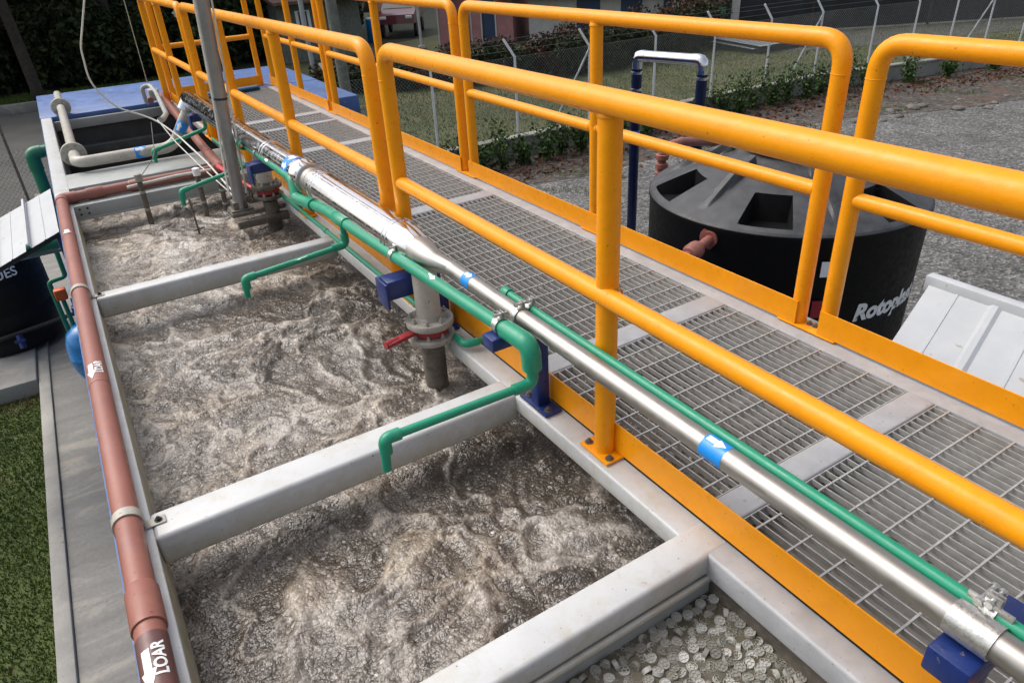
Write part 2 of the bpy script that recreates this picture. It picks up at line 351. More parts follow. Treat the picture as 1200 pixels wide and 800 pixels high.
# ================================================================== GROUND, ROADS, WATER
def sheet(name, pts, z, mat, n=0):
    b = MB(); b.bm.faces.new([b.bm.verts.new((x, y, z)) for x, y in pts]); o = b.build(name, mat); return tag(o, kind='structure')
sheet('ground', [(-260, -260), (260, -260), (260, 320), (-260, 320)], GZ-0.012, 'earth_grass')
sheet('field', [(1.5, 12.5), (16, 12.5), (60, 6.5), (60, 60), (4.5, 60)], GZ-0.004, 'field')
sheet('gravel_yard', [(1.22, -14), (42, -14), (42, 4.5), (20.5, 9.6), (15.2, 10.2), (10, 10.7), (6.4, 10.6), (4.2, 11.2), (1.22, 12.0)], GZ, 'gravel')
sheet('soil_bed', [(1.5, 11.6), (4.2, 11.0), (6.4, 10.4), (10, 10.5), (13.2, 10.0), (15.2, 9.0), (19, 8.0), (28, 6.2), (42, 3.5), (42, 8.5), (21.2, 10.95), (18.3, 11.5), (15.3, 12.2), (1.5, 12.2)], GZ+0.006, 'soil')
sheet('road', [(-40, 13.2), (1.0, 11.5), (1.9, 25.0), (-2.3, 26.4), (-40, 26.4)], GZ+0.004, 'asphalt')
sheet('forest_ground', [(-60, 28.4), (4.5, 28.4), (40, 42), (60, 140), (-90, 140)], GZ+0.004, 'forest_floor')
sheet('lane', [(18.5, 17.4), (23, 15.3), (60, 6), (60, 12), (26, 22)], GZ+0.008, 'asphalt')
b = MB(); b.span(-1.9265, -1.20, 0.5, 16.0, GZ-0.1, GZ+0.10, 0.012); tag(b.build('path', 'path'), kind='structure')
b = MB(); b.span(-2.03, -1.928, 0.5, 11.0, GZ-0.1, GZ+0.125, 0.012); tag(b.build('kerb', 'concrete'), kind='structure')
b = MB(); b.span(-4.2, -2.035, 8.25, 10.4, GZ-0.1, GZ+0.16, 0.02); tag(b.build('pavement', 'concrete'), kind='structure')

# value noise for modelled water
def vnoise(x, y, seed):
    g = np.random.default_rng(seed).random((257, 257))
    xi = np.floor(x).astype(int); yi = np.floor(y).astype(int); fx = x-xi; fy = y-yi
    fx = fx*fx*(3-2*fx); fy = fy*fy*(3-2*fy); a = lambda i, j: g[(xi+i) % 256, (yi+j) % 256]
    return (a(0, 0)*(1-fx)+a(1, 0)*fx)*(1-fy)+(a(0, 1)*(1-fx)+a(1, 1)*fx)*fy
def fbm(x, y, seed, oct=5, gain=0.5):
    t = np.zeros_like(x); amp = 1; s = 0; f = 1
    for k in range(oct): t += amp*vnoise(x*f+17.3*k, y*f+9.1*k, seed+k); s += amp; amp *= gain; f *= 2.03
    return t/s
WZ = -0.20
def water_fields(X, Y):
    wx = X + 0.20*(fbm(X*2.6, Y*2.6, 11, 4)-0.5)*2; wy = Y + 0.20*(fbm(X*2.6+40, Y*2.6, 21, 4)-0.5)*2
    big = fbm(wx*2.2, wy*2.2, 31, 3)
    ridge = lambda n, t, p: np.clip(((1-np.abs(2*n-1))-t)/(1-t), 0, 1)**p
    rid = ridge(fbm(wx*1.7+3, wy*1.7+8, 41, 4), 0.84, 1.4)            # broad foam crests
    rid2 = ridge(fbm(wx*4.2+3, wy*4.2+8, 47, 4), 0.84, 1.3)           # thin foam veins
    rid3 = ridge(fbm(wx*8.5+13, wy*8.5+2, 49, 3), 0.82, 1.2)
    mid = fbm(wx*9, wy*9, 51, 3)
    bil = np.abs(2*fbm(wx*5.2+5, wy*5.2, 55, 3)-1); bil2 = np.abs(2*fbm(wx*13+5, wy*13, 57, 2)-1); bil3 = np.abs(2*fbm(wx*30+5, wy*30, 59, 2)-1)
    z = 0.034*(big-0.5) + 0.013*rid + 0.009*rid2 + 0.018*bil + 0.013*bil2 + 0.006*bil3
    # calmer, darker water towards the walkway; froth towards the outer wall and the far cell
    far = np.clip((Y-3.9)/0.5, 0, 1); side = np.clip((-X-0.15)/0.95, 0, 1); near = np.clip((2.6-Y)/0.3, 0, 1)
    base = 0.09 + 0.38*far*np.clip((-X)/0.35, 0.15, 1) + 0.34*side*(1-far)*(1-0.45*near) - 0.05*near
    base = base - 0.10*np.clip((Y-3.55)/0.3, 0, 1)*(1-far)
    base = base - 0.22*np.clip((X-0.02)/0.1, 0, 1)  # shade below the gratings put into the colour: less foam under the walkway
    foam = base + 0.60*(fbm(wx*2.6+70, wy*2.6, 81, 4)-0.5) + 0.52*rid + 0.62*rid2 + 0.34*rid3 + 0.22*(mid-0.5) - 0.25*(bil2-0.3)
    return z, np.clip(foam, 0, 1)
def water_sheet(name, xs, ys, z0, mat, calm=1.0):
    X, Y = np.meshgrid(xs, ys); Z, Fm = water_fields(X, Y)
    edge = np.clip((X-xs[0])/0.03, 0, 1)
    nx, ny = len(xs), len(ys); idx = np.arange(nx*ny).reshape(ny, nx)
    fc = np.stack([idx[:-1, :-1], idx[:-1, 1:], idx[1:, 1:], idx[1:, :-1]], -1).reshape(-1, 4)
    o = np_mesh(name, np.stack([X, Y, z0+Z*calm], -1).reshape(-1, 3), fc, mat, None, None, True)
    a = o.data.attributes.new('foam', 'FLOAT', 'POINT'); a.data.foreach_set('value', Fm.reshape(-1).astype(np.float32))
    return tag(o, kind='structure')
def sludge_mat():
    m, nt, nd, lk, p = new_mat('aerated_sludge'); pos = wpos(nd)
    at = nd.new('ShaderNodeAttribute'); at.attribute_name = 'foam'
    wn_ = noise(nd, lk, 16, 3, 0.6, pos)
    vm = nd.new('ShaderNodeVectorMath'); vm.operation = 'MULTIPLY_ADD'; lk.new(wn_.outputs['Color'], vm.inputs[0]); vm.inputs[1].default_value = (0.03, 0.03, 0.0); lk.new(pos, vm.inputs[2])
    def vor(s):
        v = nd.new('ShaderNodeTexVoronoi'); v.voronoi_dimensions = '2D'; v.inputs['Scale'].default_value = s; lk.new(vm.outputs[0], v.inputs['Vector']); return v
    v0, v1, v2, v3 = vor(28), vor(62), vor(130), vor(300)
    def math_(op, a, b=None, c=None):
        q = nd.new('ShaderNodeMath'); q.operation = op
        for i, v in enumerate((a, b, c)):
            if v is None: continue
            if isinstance(v, (int, float)): q.inputs[i].default_value = v
            else: lk.new(v, q.inputs[i])
        return q.outputs[0]
    dome = lambda v: math_('SUBTRACT', 1.0, math_('MULTIPLY', v.outputs['Distance'], v.outputs['Distance']))
    rnd_ = []
    for v in (v0, v1, v2):
        c = nd.new('ShaderNodeSeparateColor'); lk.new(v.outputs['Color'], c.inputs[0]); rnd_.append(c)
    fo = math_('MULTIPLY_ADD', at.outputs['Fac'], 0.82, 0.035)
    fo = math_('MULTIPLY_ADD', math_('SUBTRACT', rnd_[1].outputs[0], 0.5), 0.12, fo)
    fo = math_('MULTIPLY_ADD', math_('SUBTRACT', rnd_[2].outputs[0], 0.5), 0.16, fo)
    fo = math_('MULTIPLY_ADD', math_('SUBTRACT', 0.30, v1.outputs['Distance']), 0.12, fo)
    fo = math_('MULTIPLY_ADD', math_('SUBTRACT', 0.30, v2.outputs['Distance']), 0.18, fo)
    base = ramp(nd, lk, fo, [(0.0, (0.044, 0.036, 0.028)), (0.25, (0.082, 0.068, 0.055)), (0.48, (0.158, 0.138, 0.118)), (0.72, (0.275, 0.248, 0.218)), (1.0, (0.47, 0.44, 0.40))]).outputs[0]
    tint = noise(nd, lk, 3.2, 4, 0.6, pos)
    tf = ramp(nd, lk, tint.outputs[0], [(0.42, (0, 0, 0)), (0.66, (0.65,)*3)])
    base = mix(nd, lk, tf.outputs[0], base, mix(nd, lk, 1.0, base, (1.0, 0.84, 0.62), 'MULTIPLY'))
    # sparse round bubbles
    bb = ramp(nd, lk, v1.outputs['Distance'], [(0.0, (1, 1, 1)), (0.26, (1, 1, 1)), (0.32, (0, 0, 0))])
    pick = ramp(nd, lk, rnd_[1].outputs[2], [(0.93, (0, 0, 0)), (0.94, (0.6,)*3)])
    base = mix(nd, lk, mix(nd, lk, 1.0, bb.outputs[0], pick.outputs[0], 'MULTIPLY'), base, (0.50, 0.47, 0.42))
    for v, sep, k0, thr, colr in ((v2, rnd_[2], 0.30, 0.80, (0.40, 0.37, 0.33)), (v0, rnd_[0], 0.17, 0.955, (0.46, 0.43, 0.385))):
        d_ = ramp(nd, lk, v.outputs['Distance'], [(0.0, (0.55,)*3), (k0*0.7, (0.75,)*3), (k0, (1, 1, 1)), (k0+0.05, (0, 0, 0))])
        q_ = ramp(nd, lk, sep.outputs[1], [(thr, (0, 0, 0)), (thr+0.01, (0.5,)*3)])
        base = mix(nd, lk, mix(nd, lk, 1.0, d_.outputs[0], q_.outputs[0], 'MULTIPLY'), base, colr)
    lk.new(base, p.inputs['Base Color'])
    rr = ramp(nd, lk, fo, [(0.15, (0.10,)*3), (0.65, (0.36,)*3)]); lk.new(rr.outputs[0], p.inputs['Roughness'])
    p.inputs['Specular IOR Level'].default_value = 0.75
    rp_ = noise(nd, lk, 34, 2, 0.5, vm.outputs[0]); n0 = bump(nd, lk, rp_.outputs[0], 0.02, 0.32); n1 = bump(nd, lk, dome(v1), 0.007, 0.34, n0); n2 = bump(nd, lk, dome(v2), 0.004, 0.5, n1); n3 = bump(nd, lk, dome(v3), 0.0015, 0.5, n2)
    lk.new(n3, p.inputs['Normal']); return m
MT['sludge'] = sludge_mat()
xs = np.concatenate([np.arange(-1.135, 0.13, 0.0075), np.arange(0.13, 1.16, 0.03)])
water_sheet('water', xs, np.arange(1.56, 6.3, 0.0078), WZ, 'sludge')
water_sheet('water', np.arange(-1.135, 1.16, 0.05), np.arange(6.3, 9.3, 0.05), -0.78, 'sludge', 0.3)
m, nt, nd, lk, p = new_mat('murky_water'); p.inputs['Base Color'].default_value = (0.085, 0.075, 0.052, 1); p.inputs['Roughness'].default_value = 0.12
tn = noise(nd, lk, 6, 4, 0.6, wpos(nd)); lk.new(ramp(nd, lk, tn.outputs[0], [(0.3, (0.055, 0.048, 0.032)), (0.7, (0.15, 0.135, 0.10))]).outputs[0], p.inputs['Base Color'])
bn = noise(nd, lk, 22, 3, 0.5, wpos(nd)); lk.new(bump(nd, lk, bn.outputs[0], 0.004, 0.5), p.inputs['Normal']); MT['murky'] = m
sheet('water', [(-1.135, -0.45), (0.09, -0.45), (0.09, 1.50), (-1.135, 1.50)], -0.1375, 'murky')

# ================================================================== THE TREATMENT TANK
tank = thing('treatment_tank', 'long blue steel treatment tank with white cross beams and frothing sludge', 'tank', (0, 5, GZ))
T = tank
MB().span(-1.222, -1.131, -0.5, 10.85, GZ, -0.012).build('outer_wall', 'tank_blue', T)
MB().span(1.131, 1.20, -0.5, 10.85, GZ, -0.062).build('outer_wall', 'tank_blue', T)
MB().span(-1.131, 1.131, 10.78, 10.85, GZ, -0.045).build('outer_wall', 'tank_blue', T)
MB().span(-1.131, 1.131, -0.5, -0.45, GZ, -0.045).build('outer_wall', 'tank_blue', T)
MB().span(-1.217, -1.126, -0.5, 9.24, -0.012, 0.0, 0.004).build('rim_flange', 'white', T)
MB().span(-1.131, -1.1275, -0.45, 6.6, -1.0, -0.0125).build('lining', 'cream', T)
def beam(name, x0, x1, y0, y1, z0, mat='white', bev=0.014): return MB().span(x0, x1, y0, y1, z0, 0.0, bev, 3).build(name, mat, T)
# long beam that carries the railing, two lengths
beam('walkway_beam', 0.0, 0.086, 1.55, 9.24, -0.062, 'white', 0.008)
MB().span(0.012, 0.0865, -0.45, 1.49, -0.075, 0.0005, 0.009, 3).build('walkway_beam', 'deck', T)
MB().span(0.030, 0.082, -0.45, 1.470, -0.5, -0.0755).build('lining', 'dirty_pipe', T)
MB().span(0.0875, 0.0935, -0.45, 9.2, -0.05, 0.003, 0.002).build('rubber_seal', 'rubber', T)
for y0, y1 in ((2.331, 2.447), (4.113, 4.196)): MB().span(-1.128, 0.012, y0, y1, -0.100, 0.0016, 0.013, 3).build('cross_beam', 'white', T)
# wide partition beam by the carrier cell
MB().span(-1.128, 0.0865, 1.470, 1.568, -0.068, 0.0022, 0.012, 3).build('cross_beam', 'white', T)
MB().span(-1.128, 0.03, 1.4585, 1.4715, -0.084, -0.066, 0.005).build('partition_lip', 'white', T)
MB().span(-1.128, 0.03, 1.4720, 1.56, -1.0, -0.07).build('partition_wall', 'grey_paint', T)
for (y0, y1) in ((5.76, 5.95), (6.24, 6.66)):
    MB().span(-1.128, 0.0, y0, y1, -0.088, -0.001, 0.006).build('cross_beam', 'grey_paint', T)
    q = MB(); q.span(-1.128, 0.0, y0-0.012, y0+0.004, -0.094, -0.082, 0.002)
    q.build('beam_lip', 'grey_paint', T)
    q = MB()
    for dx in (0.03, 0.075):
        for dz in (-0.025, -0.058): q.lathe((-1.128+dx, y0-0.0005, dz), (0, -1, 0), [(0.007, 0), (0.007, 0.003), (0, 0.003)], 8, False)
    q.build('beam_bolts', 'rubber', T)
# dry pit behind: walls of dark plate, a lighter grimy stiffener
MB().span(-1.1275, -1.12, 6.66, 9.24, -2.3, -0.013).build('pit_wall', 'dark_lining', T)
MB().span(-1.12, 1.12, 9.252, 9.27, -2.3, -0.14).build('pit_wall', 'dark_lining', T)
MB().span(-1.12, 0.0, 9.19, 9.25, -0.13, -0.0415, 0.004).build('end_lip', 'grey_paint', T)
MB().span(-1.12, 0.0, 9.10, 9.25, -0.43, -0.30, 0.006).build('stiffener', 'dark_lining', T)
MB().span(-1.118, 0.0, 6.575, 6.655, -0.75, -0.095).build('pit_wall', 'dark_lining', T)
MB().span(-1.1, 1.1, 6.68, 9.25, -2.36, -0.95).build('pit_floor', 'dark_lining', T)
# blue end plate and the landing beside it
MB().span(-1.225, 1.62, 9.245, 10.86, -0.04, 0.003, 0.006).build('end_plate', 'tank_blue', T)
MB().span(1.205, 1.62, 7.92, 9.24, -0.20, 0.0, 0.01).build('side_landing', 'tank_blue', T)
MB().span(1.215, 1.60, 7.94, 9.2, GZ, -0.205).build('landing_base', 'navy', T)
# walkway edges, strips between the gratings, floor below the near gratings
MB().span(1.0365, 1.205, -0.45, 9.24, -0.06, 0.0, 0.006).build('walkway_edge', 'deck', T)
MB().span(0.0945, 0.1045, -0.45, 9.2, -0.06, -0.002).build('walkway_edge', 'deck', T)
for y0, y1 in ((0.20, 0.295), (1.513, 1.602), (2.374, 2.478), (4.193, 4.303), (6.003, 6.121), (6.926, 7.003), (7.343, 7.462)):
    MB().span(0.106, 1.0355, y0, y1, -0.055, 0.003, 0.007, 3).build('support_strip', 'deck', T)
MB().span(0.086, 1.128, -0.45, 1.565, -0.3, -0.085).build('floor_slab', 'slab', T)

# ------------------------------------------------------------------ gratings
def grating(y0, y1, label):
    L = y1-y0; g = thing('grating_panel', label, 'grating', (0.57, (y0+y1)/2, -0.025), 'walkway gratings')
    b = MB(); x = 0.112
    while x < 1.032:
        b.box((x, (y0+y1)/2, -0.0095), (0.0034, L, 0.017)); x += 0.0302
    for y in (y0+0.0015, y1-0.0015): b.box((0.57, y, -0.0105), (0.926, 0.003, 0.018))
    b.build('bearing_bars', 'galv', g, auto=False)
    b = MB(); y = y0+0.045
    while y < y1-0.01:
        b.box((0.57, y, -0.0015), (0.926, 0.0052, 0.005)); y += 0.0938
    b.build('cross_bars', 'galv', g, auto=False)
for y0, y1, lb in ((-0.45, 0.20, 'galvanised grating panel nearest the camera, below the pipe bracket'),
                   (0.297, 1.511, 'pale galvanised grating panel over the dirty grey slab'),
                   (1.604, 2.372, 'square galvanised grating panel beside the gap between far handrails'),
                   (2.480, 4.191, 'long galvanised grating panel beside the black water tank'),
                   (4.305, 6.001, 'galvanised grating panel beside the polished pipe cladding'),
                   (6.123, 6.924, 'short galvanised grating panel further down the walkway'),
                   (7.005, 7.341, 'narrowest galvanised grating panel between two close grey strips'),
                   (7.464, 9.235, 'galvanised grating panel at the far blue end of the walkway')):
    grating(y0, y1, lb)

# ------------------------------------------------------------------ handrails
RP, RM = 0.030, 0.0265
def handrail(xf, ys, inner, label, group, corner=0.085):
    """xf: x as a function of y; ys: posts, first and last are the bent ends; inner: side of the toe plate"""
    y0, y1 = ys[0], ys[-1]; h = thing('handrail', label, 'handrail', (xf(y0), (y0+y1)/2, 0), group)
    P = lambda y, z: (xf(y), y, z)
    b = MB(); b.tube(fillet([P(y0, 0.012), P(y0, 1.0), P(y1, 1.0), P(y1, 0.012)], corner, 9), RP, 22)
    for y in (y0, y1):
        b.lathe((xf(y), y, 0.897), (0, 0, 1), [(RP-0.001, 0), (RP+0.0016, 0.0015), (RP-0.001, 0.003)], 22)
    b.build('top_rail', 'yellow', h)
    for y in ys[1:-1]:
        b = MB(); b.tube([P(y, 0.012), P(y, 0.985)], RP, 22)
        b.lathe((xf(y), y, 0.962), (0, 0, 1), [(RP, 0), (RP+0.003, 0.004), (RP+0.0025, 0.012), (RP-0.002, 0.02)], 22); b.build('post', 'yellow', h)
    b = MB(); b.tube([P(y0+RP*0.6 if y1 > y0 else y0, 0.517), P(y1-RP*0.6, 0.517)], RM, 20)
    for y in ys[1:-1]:                       # weld beads either side of the post
        for e_ in (-1, 1): b.lathe((xf(y), y+e_*(RP-0.001)-0.003, 0.517), (0, 1, 0), [(RM-0.001, 0), (RM+0.0028, 0.0015), (RM+0.0028, 0.0045), (RM-0.001, 0.006)], 20)
    b.build('mid_rail', 'yellow', h)
    tx = 0.0365*inner
    b = MB(); n = 4
    a0 = [b.bm.verts.new((xf(y)+tx+s*0.0025, y, z)) for y in (y0-0.012, y1+0.012) for s in (-1, 1) for z in (0.012, 0.106)]
    q = a0
    for f in ((0, 1, 3, 2), (4, 6, 7, 5), (0, 4, 5, 1), (2, 3, 7, 6), (1, 5, 7, 3), (0, 2, 6, 4)): b.bm.faces.new([q[i] for i in f])
    b.build('toe_plate', 'yellow', h)
    for y in ys:
        cx = xf(y)-0.008
        bp_ = MB().box((cx, y, 0.0075), (0.072, 0.128, 0.007), 0.0025).build('base_plate', 'yellow', h)
        b = MB()
        for s in (-1, 1): b.hexbolt((cx-0.012*inner, y+s*0.048, 0.011), 0.0085, 0.007)
        b.build('bolts', 'dirty_pipe', bp_)
    return h
NX = lambda y: 0.060-0.0125*abs(y-1.93)
FX = lambda y: 1.138
handrail(NX, [3.205, 1.934, 0.66][::-1], 1, 'nearest yellow tubular handrail running out of the right edge', 'yellow walkway handrails')
handrail(NX, [3.362, 4.60, 5.86, 6.98], 1, 'long yellow handrail beside the polished cladding and grey pole', 'yellow walkway handrails')
handrail(NX, [7.12, 8.22, 9.16], 1, 'short yellow handrail at the far end, left of the grey pole', 'yellow walkway handrails')
handrail(FX, [-0.5, 0.735, 1.988], -1, 'yellow far side handrail beside the white roof, at the right edge', 'yellow walkway handrails')
handrail(FX, [2.110, 3.362, 4.615], -1, 'yellow far side handrail in front of the black water tank', 'yellow walkway handrails')
handrail(FX, [4.745, 5.98, 7.20], -1, 'yellow far side handrail in front of the dark hedge and red car', 'yellow walkway handrails')
handrail(FX, [7.33, 8.25, 9.30], -1, 'yellow far side handrail in the far corner beside the blue plate', 'yellow walkway handrails')
# the cross rail closing the far end
h = thing('end_handrail', 'yellow cross rail closing the far end of the walkway', 'handrail', (0.55, 9.33, 0), 'yellow walkway handrails')
b = MB(); b.tube(fillet([(0.05, 9.33, 0.012), (0.05, 9.33, 1.0), (1.02, 9.42, 1.0), (1.02, 9.42, 0.012)], 0.085, 9), RP, 20); b.build('top_rail', 'yellow', h)
MB().tube([(0.05, 9.33, 0.517), (1.02, 9.42, 0.517)], RM, 18).build('mid_rail', 'yellow', h)
MB().box((0.535, 9.345, 0.06), (0.97, 0.005, 0.094), 0, Matrix.Rotation(0.0925, 3, 'Z')).build('toe_plate', 'yellow', h)
for x, y in ((0.05, 9.33), (1.02, 9.42)): MB().box((x, y, 0.0075), (0.12, 0.07, 0.007), 0.002).build('base_plate', 'yellow', h)
# ================================================================== PIPES
Z = Vector((0, 0, 1)); YA = Vector((0, 1, 0))
def lerp(a, b, t): return Vector(a)+(Vector(b)-Vector(a))*t
# ---- stainless process pipe with polished cladding
sp = thing('steel_pipe', 'stainless process pipe with polished cladding running along the near handrail', 'pipe', (-0.05, 3, 0.35))
SX, SZ = -0.020, 0.347
CA, CB = Vector((-0.056, 2.95, 0.362)), Vector((-0.165, 6.72, 0.388))     # axis of the cladding
cl = lambda y: lerp(CA, CB, (y-CA.y)/(CB.y-CA.y))
cd = (CB-CA).normalized()
MB().tube([(SX, -0.42, SZ), (SX, 2.70, SZ)], 0.027, 32).build('pipe', 'steel', sp)
MB().tube([(SX, 2.66, SZ), (SX, 2.685, SZ), cl(2.74), cl(2.79), cl(2.83), cl(2.875)], [0.027, 0.0285, 0.036, 0.046, 0.0525, 0.054], 36).build('reducer', 'steel', sp)
MB().tube([cl(2.868), cl(2.872), cl(2.985), cl(2.995)], [0.052, 0.0555, 0.0765, 0.075], 40).build('cone_cladding', 'alu', sp)
b = MB(); b.tube([cl(2.99), cl(3.86)], 0.0755, 48)
for y in (3.005, 3.035, 3.80, 3.83): b.lathe(cl(y)-cd*0.005, cd, [(0.0750, 0), (0.0780, 0.003), (0.0780, 0.007), (0.0750, 0.010)], 48)
b.build('cladding', 'alu', sp)
b = MB(); b.tube([cl(3.85), cl(4.0)], 0.064, 40); b.lathe(cl(3.92), cd, [(0.064, 0), (0.067, 0.004), (0.067, 0.012), (0.064, 0.016)], 40); b.build('neck', 'steel', sp)
b = MB(); b.lathe(cl(3.985), cd, [(0.0, 0), (0.077, 0), (0.080, 0.003), (0.080, 0.030), (0.077, 0.034), (0.077, 0.10), (0.079, 0.104), (0.079, 0.116), (0.068, 0.12)], 48); b.build('flange', 'alu', sp)
b = MB(); b.tube([cl(4.09), cl(6.50), cl(6.66), Vector((-0.205, 6.665, 0.315))], 0.065, 48)
for y in (4.60, 4.64, 5.45, 5.49): b.lathe(cl(y)-cd*0.005, cd, [(0.0645, 0), (0.0678, 0.003), (0.0678, 0.007), (0.0645, 0.010)], 48)
b.build('cladding', 'alu', sp)
def flow_label(P, d, r, L, parent, arrow=True, up_=Z, ang=0.0, rev=True, full=True, bandmat='sign_blue', aw=0.55):
    o = ring_band('label_band', P, d, r, L, bandmat, parent)
    if arrow:
        a = arrow_bm(L*0.8, r*1.0, 0.5, aw)
        if rev: rot_bm(a, 180)
        d_ = Vector(d).normalized(); sdv = Vector(up_).cross(d_)
        u_ = Vector(up_)*math.cos(ang)+sdv*math.sin(ang)
        art_mesh('arrow', a, P, d_, u_, r+0.0006, 'sign_white', o)
    return o
flow_label((SX, 2.545, SZ), YA, 0.0276, 0.052, sp, ang=0.25)
flow_label((SX, 1.455, SZ), YA, 0.0276, 0.064, sp, ang=0.15)
flow_label(cl(4.21), cd, 0.0662, 0.085, sp, ang=0.1, aw=0.45); 
art_mesh('arrow', rot_bm(arrow_bm(0.06, 0.05, 0.5, 0.45), 180), cl(4.21), cd, Z*math.cos(1.05)+Z.cross(cd)*math.sin(1.05), 0.0672, 'sign_white', sp)
# ---- beige pipe over the far beams, rising into the cladding
bg = thing('flanged_pipe', 'beige flanged pipe crossing the far beams and rising into the polished cladding', 'pipe', (-0.7, 7, 0.07))
q = fillet([(-1.03, 6.93, 0.075), (-1.03, 6.63, 0.075), (-0.37, 6.62, 0.075), (-0.185, 6.645, 0.34)], [0.10, 0.16], 10)
MB().tube(q, 0.040, 28).build('pipe', 'beige', bg)
MB().tube([(-1.03, 6.94, 0.075), (-1.006, 10.25, 0.075)], 0.036, 26).build('pipe', 'beige', bg)
for y in (6.95, 9.30):
    x = -1.03+(y-6.94)*0.00725
    b = MB(); b.lathe((x, y-0.018, 0.075), YA, [(0.04, 0), (0.086, 0), (0.088, 0.003), (0.088, 0.016), (0.05, 0.018), (0.088, 0.020), (0.088, 0.034), (0.086, 0.037), (0.04, 0.037)], 36); f_ = b.build('flange', 'beige', bg)
    for k in range(8):
        b = MB(); a = k*math.pi/4+0.39; b.lathe((x+0.068*math.cos(a), y-0.026, 0.075+0.068*math.sin(a)), YA, [(0, 0), (0.0075, 0), (0.0075, 0.052), (0, 0.052)], 6, False); b.build('bolt', 'cast', f_)
flow_label((-0.60, 6.625, 0.075), (1, 0, 0), 0.0412, 0.085, bg, ang=-0.75, rev=False)
rd = Vector((0.205, 0, 0.285)); flow_label(Vector((-0.275, 6.62, 0.207)), rd, 0.0412, 0.085, bg, up_=Vector((-0.81, 0, 0.58)), ang=-0.9, rev=False)

# ---- main green pipe
gm = thing('green_pipe', 'thick green plastic pipe with a jog and drops over the cross beams', 'pipe', (-0.1, 4, 0.34))
GX = lambda y: -0.086-0.046*(min(y, 3.7)-2.1)
gr = 0.0215
far = [(-0.150, 6.74, 0.362), (-0.160, 5.5, 0.362), (-0.150, 4.08, 0.362), (-0.165, 4.03, 0.285), (-0.150, 3.86, 0.300), (GX(3.66), 3.60, 0.338)]
MB().tube(fillet(far, [0.3, 0.035, 0.04, 0.05], 8)+[Vector((GX(2.16), 2.16, 0.340))], gr, 24).build('pipe', 'green', gm)
def sleeve(P, d, r, L, parent, mat='green', name='coupling'):
    d = Vector(d).normalized()
    return MB().lathe(Vector(P)-d*L/2, d, [(r*0.78, 0), (r-0.001, 0), (r, 0.0015), (r, L-0.0015), (r-0.001, L), (r*0.78, L)], 28).build(name, mat, parent)
gd = Vector((GX(2.2)-GX(3.6), -1.4, 0)).normalized()
jog = lambda y: Vector((GX(y), y, 0.339))
MB().tube(fillet([(-0.150, 4.13, 0.362), (-0.150, 4.08, 0.362), (-0.165, 4.03, 0.285), (-0.150, 3.86, 0.300), lerp((-0.150, 3.86, 0.300), (GX(3.66), 3.60, 0.338), 0.25)], [0.035, 0.04, 0.03], 8), 0.0290, 24).build('elbow', 'green', gm)
sleeve(jog(3.43), gd, 0.0275, 0.115, gm, 'green', 'tee')
MB().tube(fillet([jog(2.21), (GX(2.09), 2.09, 0.340), (GX(2.09)+0.004, 2.09, 0.262)], 0.035, 8), 0.0290, 24).build('elbow', 'green', gm)
sleeve(jog(5.0)*1.0+Vector((-0.015, 0, 0.022)), YA, 0.0262, 0.06, gm); sleeve((-0.1535, 6.3, 0.362), YA, 0.0275, 0.12, gm, 'green', 'tee'); sleeve((-0.150, 6.72, 0.362), YA, 0.0262, 0.05, gm, 'green', 'end_cap')
def drop(top, down_z, end, tip_z, parent, r=0.0125):
    top, end = Vector(top), Vector(end); k = Vector((top.x, top.y, down_z)); tip = Vector((end.x-0.006, end.y, tip_z))
    o = MB().tube(fillet([top, k, end, tip], [0.03, 0.018], 8), r, 20).build('drop_pipe', 'green', parent)
    dn = (end-k).normalized()
    MB().tube(fillet([end-dn*0.045, end, end-Vector((0, 0, 0.045))], 0.02, 8), r+0.0050, 20).build('elbow', 'green', o)
    return o
o1 = drop(jog(3.43)+Vector((0, 0, -0.01)), 0.232, (-0.575, 3.47, 0.180), 0.100, gm)
o2 = drop((GX(2.09)+0.004, 2.09, 0.285), 0.212, (-0.541, 2.10, 0.212), 0.112, gm)
MB().tube(fillet([(GX(2.09)+0.004, 2.09, 0.262), (GX(2.09)+0.004, 2.09, 0.212), (GX(2.09)-0.06, 2.091, 0.212)], 0.028, 8), 0.0175, 20).build('elbow', 'green', gm)
MB().tube(fillet([jog(3.43)+Vector((0, 0, -0.06)), (GX(3.43), 3.43, 0.232), (GX(3.43)-0.06, 3.435, 0.2275)], 0.028, 8), 0.0175, 20).build('elbow', 'green', gm)
o3 = drop((-0.154, 6.30, 0.345), 0.232, (-0.539, 6.30, 0.138), 0.055, gm, 0.0135)
def white_arrow(P, d, r, L, parent, ang=0.3, rev=True, W=0.024):
    a = arrow_bm(L, W, 0.45, 0.55); rot_bm(a, 180) if rev else None
    d = Vector(d).normalized(); art_mesh('arrow', a, P, d, Z*math.cos(ang)+Z.cross(d)*math.sin(ang), r+0.0007, 'sign_white', parent)
white_arrow(jog(2.64), YA, gr, 0.055, gm); white_arrow((-0.1555, 4.48, 0.362), YA, gr, 0.06, gm, 0.7)
white_arrow(jog(3.40)+Vector((-0.20, 0.02, -0.127)), (-1, 0.0, -0.11), 0.0125, 0.055, gm, -0.3, False, 0.018)
white_arrow((-0.30, 6.30, 0.196), (-1, 0, -0.244), 0.0135, 0.05, gm, -0.3, False, 0.018)
